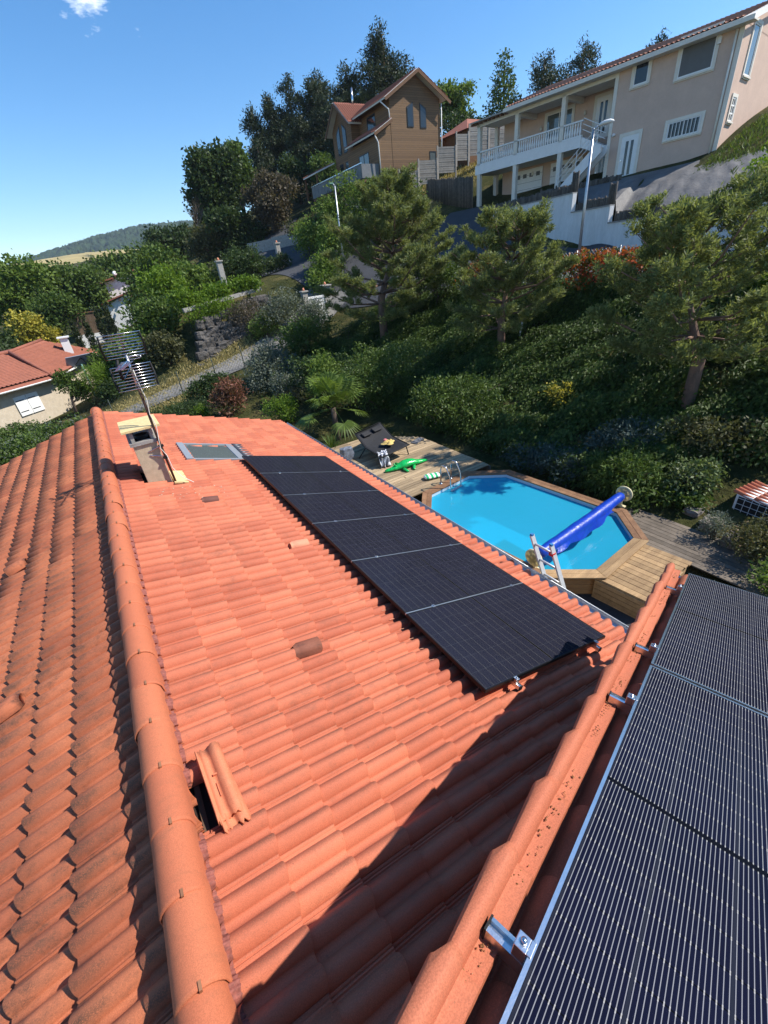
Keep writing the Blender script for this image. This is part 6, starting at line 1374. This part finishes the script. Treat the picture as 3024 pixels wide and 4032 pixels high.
bush('dense bush left of the ridge end', (-6.6, 22.8, -4.2), (1.5, 1.5, 1.3), 'mid', 520, 9, .14, .18, 119, flowers=('silver', .3)); bush('grassy bush at the left edge near the roof', (-8.6, 19.0, -4.2), (1.6, 1.4, 1.0), 'olive', 420, 9, .15, .18, 120)
# tall group left of the chalet
tree('tall dark broadleaf tree with feathery left edge', (18.5, 68, 6.5), lob((18.6, 68.5, 12.6), (3.6, 3.4, 5.8), 13, 121), 'dark', 2100, 10, .46, .5, 121, .35)
tree('lighter green crown rising in the dark group', (22.0, 69.0, 8), lob((22.2, 69, 15.0), (2.3, 2.2, 4.6), 10, 122), 'mid', 1300, 9, .44, .42, 122, .3)
tree('grey brown blossomed tree at the right of the dark group', (22.6, 60.5, 7), lob((23.0, 59.5, 10.6), (3.4, 3.0, 3.3), 10, 123), 'brown', 1500, 9, .32, .38, 123, .25)
tree('dark undergrowth tree below the tall group', (18.5, 61.5, 5.5), lob((18.0, 61.0, 7.6), (3.6, 3.0, 2.8), 9, 124), 'dark', 1200, 9, .36, .42, 124, .2)
tree('small dark tree at the left foot of the tall group', (14.2, 63, 5), lob((14.0, 62.5, 6.4), (2.3, 2.2, 2.6), 7, 125), 'olive', 480, 8, .32, .4, 125, .15)
tree('bushy undergrowth tree under the hilltop pines, left', (26, 66, 10), lob((26.2, 65.5, 12.2), (3.0, 2.6, 3.0), 7, 126), 'dark', 520, 9, .36, .4, 126, .2)
tree('bushy undergrowth tree under the hilltop pines, middle', (30.0, 67, 11.5), lob((30.2, 66.5, 13.8), (3.2, 2.6, 2.8), 7, 127), 'dark', 520, 9, .36, .4, 127, .2)
tree('green tree filling the gap beside the chalet balcony', (31.5, 60, 11.5), lob((31.0, 59.5, 13.0), (2.8, 2.4, 2.6), 7, 128), 'mid', 520, 9, .34, .38, 128, .2)
bt = thing('bare_tree', 'leafless grey tree at the left of the tall dark group', 'tree', (15.2, 67, 6)); rr = random.Random(5)
def br(g, p, d, l, r_, k):
    e = p+d*l; g.tube([p, p.lerp(e, .5)+Vector((rr.uniform(-.1, .1), 0, .05))*l, e], [r_, r_*.8, r_*.55], 5)
    if k: 
        for _ in range(3): br(g, p.lerp(e, rr.uniform(.5, 1)), (d+Vector((rr.uniform(-.6, .6), rr.uniform(-.6, .6), rr.uniform(-.1, .4)))).normalized(), l*rr.uniform(.55, .8), r_*.55, k-1)
g = G(); br(g, Vector((15.2, 67, 6)), Vector((-.1, 0, 1)).normalized(), 2.6, .11, 5); g.obj('branches', M_TWIG, bt, True)
def farpine(label, base, top, cb, Rm, seed, n=420, leaf=.36, m='farp'):
    n = int(n*3.0); Rm *= 1.4; leaf *= 1.15
    t = thing('pine_tree', label, 'pine tree', base, 0, 'tall pines on the hilltop'); r = random.Random(seed); base = Vector(base); top = Vector(top); L = []
    for i in range(11):
        q = (i+.5)/11; c = base.lerp(top, cb+(1-cb)*q); w = Rm*(1-q)**.6*r.uniform(.55, 1.1)+.35; a = r.random()*6.28; L.append((c.x+math.cos(a)*w*.5, c.y+math.sin(a)*w*.5, c.z, w*.75, w*.75, .38*Rm*r.uniform(.6, 1)))
    pts = crown(t, LF[m], L, n, 9, leaf, leaf*.85, seed, 'needles', asp=.3, shell=.35); G().tube([base-Vector((0, 0, .5)), base.lerp(top, .5)+Vector((.25, 0, 0)), top], [.28, .2, .06], 8).obj('trunk', M_PBARK, t, True)
    for i in range(7): p = Vector(pts[r.randrange(len(pts))]); s_ = base.lerp(top, max(.25, (p.z-base.z)/(top.z-base.z)-.05)); G().tube([s_, p], [.08, .03], 5).obj('branch', M_PBARK, t, True)
for i, (b, tp, cb, Rm, l) in enumerate((((34.4, 76, 13), (34.6, 75.3, 26.4), .42, 2.6, 'tall bare trunked pine, left of the two tallest'), ((38.0, 74, 14), (38.3, 73.4, 26.9), .4, 2.9, 'tallest of the hilltop pines, beside the chalet'), ((29.2, 78, 11), (29.4, 77.5, 23.7), .35, 2.2, 'leftmost pine of the hilltop row'), ((31.6, 77, 12), (31.8, 76.5, 24.9), .45, 1.8, 'slender pine second from the left on the hilltop'),
   ((36.6, 70, 13), (36.4, 69.5, 23.0), .4, 2.2, 'hilltop pine just in front of the tallest one'), ((33.0, 70, 12), (32.6, 69.5, 20.5), .35, 2.2, 'lower hilltop pine in front of the row'), ((27.5, 74, 10.5), (27.5, 73.5, 19.0), .3, 2.2, 'low pine at the left foot of the hilltop row'), ((35.2, 64, 12), (35.0, 63.5, 18.5), .15, 2.3, 'bushy pine close behind the chalet balcony'),
   ((41.0, 60.5, 13), (41.2, 60, 27.0), .5, 3.3, 'big pine towering behind the chalet roof'), ((37.2, 62.8, 13), (37.0, 62.6, 24.0), .55, 2.6, 'shorter pine left of the big one behind the chalet'))):
    farpine(l, b, tp, cb, Rm, 130+i, 480 if i in (1, 8) else 360)
tree('broadleaf tree behind the chalet right eave', (44.6, 50.8, 13), lob((44.9, 50.6, 18.0), (2.9, 2.6, 3.3), 8, 141), 'lite', 620, 9, .36, .4, 141); bush('clipped dark hedge between chalet and pink house', (44.0, 46.5, 12.5), (5.5, 2.0, 2.2), 'dark', 560, 9, .3, .3, 142, cat='hedge', name='hedge')
tree('conical green tree left of the pink house roof', (48.9, 46.8, 12), [(48.9, 46.8, 13.5+k*1.25, 3.4*(1-k/7.5), 3.4*(1-k/7.5), 1.4) for k in range(7)], 'mid', 700, 9, .3, .3, 143)
for i, (x, y, z, w, l) in enumerate(((51.6, 43.4, 20.8, 2.6, 'spiky pine above the pink house eave, left'), (54.6, 40.6, 21.0, 2.8, 'spiky pine above the pink house eave, right'), (58.5, 34.0, 19.8, 2.2, 'thin pine just over the middle of the pink roof'), (57.5, 16.6, 23.6, .7, 'dark pointed tip over the right end of the pink roof'))):
    farpine(l, (x, y, 12), (x, y, z), .35, w, 150+i, 320, .3)
sh2 = thing('far_roof', 'roof of a further house just showing over the pink one', 'house', (56, 38, 14)); G().extr([(53, 40, 16), (60, 34, 16), (60, 34, 18.2), (56.6, 37, 19.4), (53, 40, 18.2)], (4, 5, 0)).obj('house_body', M_WHITE, sh2)
# wooded hills and straw field on the horizon
def hill(name, label, pts, depth, base, m, amp, seed, step):
    """ridge line pts (x, y, z); falls away to the front"""
    r = np.random.default_rng(seed); P = np.array(pts, float); q = np.linspace(0, len(P)-1, int(np.linalg.norm(P[-1]-P[0])/step)); k = np.minimum(q.astype(int), len(P)-2); L = P[k]+(P[k+1]-P[k])*(q-k)[:, None]
    for _ in range(int(len(q)/22)): L[1:-1] = (L[:-2]+2*L[1:-1]+L[2:])/4
    nv = max(8, int(depth/step)); V = []
    for j in range(nv*2):
        s_ = (j-nv*.35)/nv; yy = L[:, 1]-depth*s_*1.0; zz = base+(L[:, 2]-base)*np.cos(np.clip(s_*1.5, -1.57, 1.57))**1.3; V.append(np.stack([L[:, 0]+r.normal(0, step*.2, len(L)), yy+r.normal(0, step*.2, len(L)), zz+r.random(len(L))*amp], 1))
    V = np.array(V); i = np.arange(V.shape[0]*V.shape[1]).reshape(V.shape[:2]); f = np.stack([i[:-1, :-1], i[1:, :-1], i[1:, 1:], i[:-1, 1:]], -1).reshape(-1, 4)
    tag(objnp(name, V.reshape(-1, 3), f, m, sm=False), label, kind='structure')
M_FOR = mat('far_forest', (.030, .055, .022), 1, .6, .02, c2=(.012, .026, .014)); M_FIELD = mat('straw_field', (.42, .33, .14), 1, .3, .03, c2=(.30, .24, .10), stretch=(.4, 1, 8))
hill('hill', 'wooded hill on the horizon', [(-900, 1500, -20), (-300, 1500, 30), (0, 1500, 98), (100, 1500, 120), (200, 1485, 134), (300, 1470, 136), (420, 1450, 134), (700, 1400, 150), (1400, 1300, 200)], 600, -60, M_FOR, 13, 5, 8)
hill('hill', 'nearer dark wooded spur in front of the hill', [(60, 900, 38), (110, 895, 58), (180, 885, 68), (300, 870, 72), (500, 850, 90), (900, 800, 120)], 260, -10, M_FOR, 11, 6, 6)
hill('field', 'pale straw field below the wooded hill', [(-300, 720, 30), (-60, 720, 40), (20, 715, 46), (60, 705, 46), (120, 690, 42), (220, 670, 36)], 260, -10, M_FIELD, .8, 7, 12)
hill('hill', 'distant ridge seen at the left edge', [(-1600, 1900, 60), (-700, 2000, 70), (-200, 2000, 66), (60, 1980, 60)], 700, -60, M_FOR, 10, 8, 14)

# ------------------------------------------------------------------ air
hz = G().box(-1900, -800, -420, 1900, 2300, 235).obj('haze', bpy.data.materials.new('air'), None); tag(hz, kind='stuff')
am = hz.data.materials[0]; am.use_nodes = True; at2 = am.node_tree; at2.nodes.clear()
vo = at2.nodes.new('ShaderNodeVolumePrincipled'); vo.inputs['Color'].default_value = (.72, .84, 1, 1); vo.inputs['Density'].default_value = .00015; vo.inputs['Anisotropy'].default_value = .2
mo = at2.nodes.new('ShaderNodeOutputMaterial'); at2.links.new(vo.outputs[0], mo.inputs['Volume'])
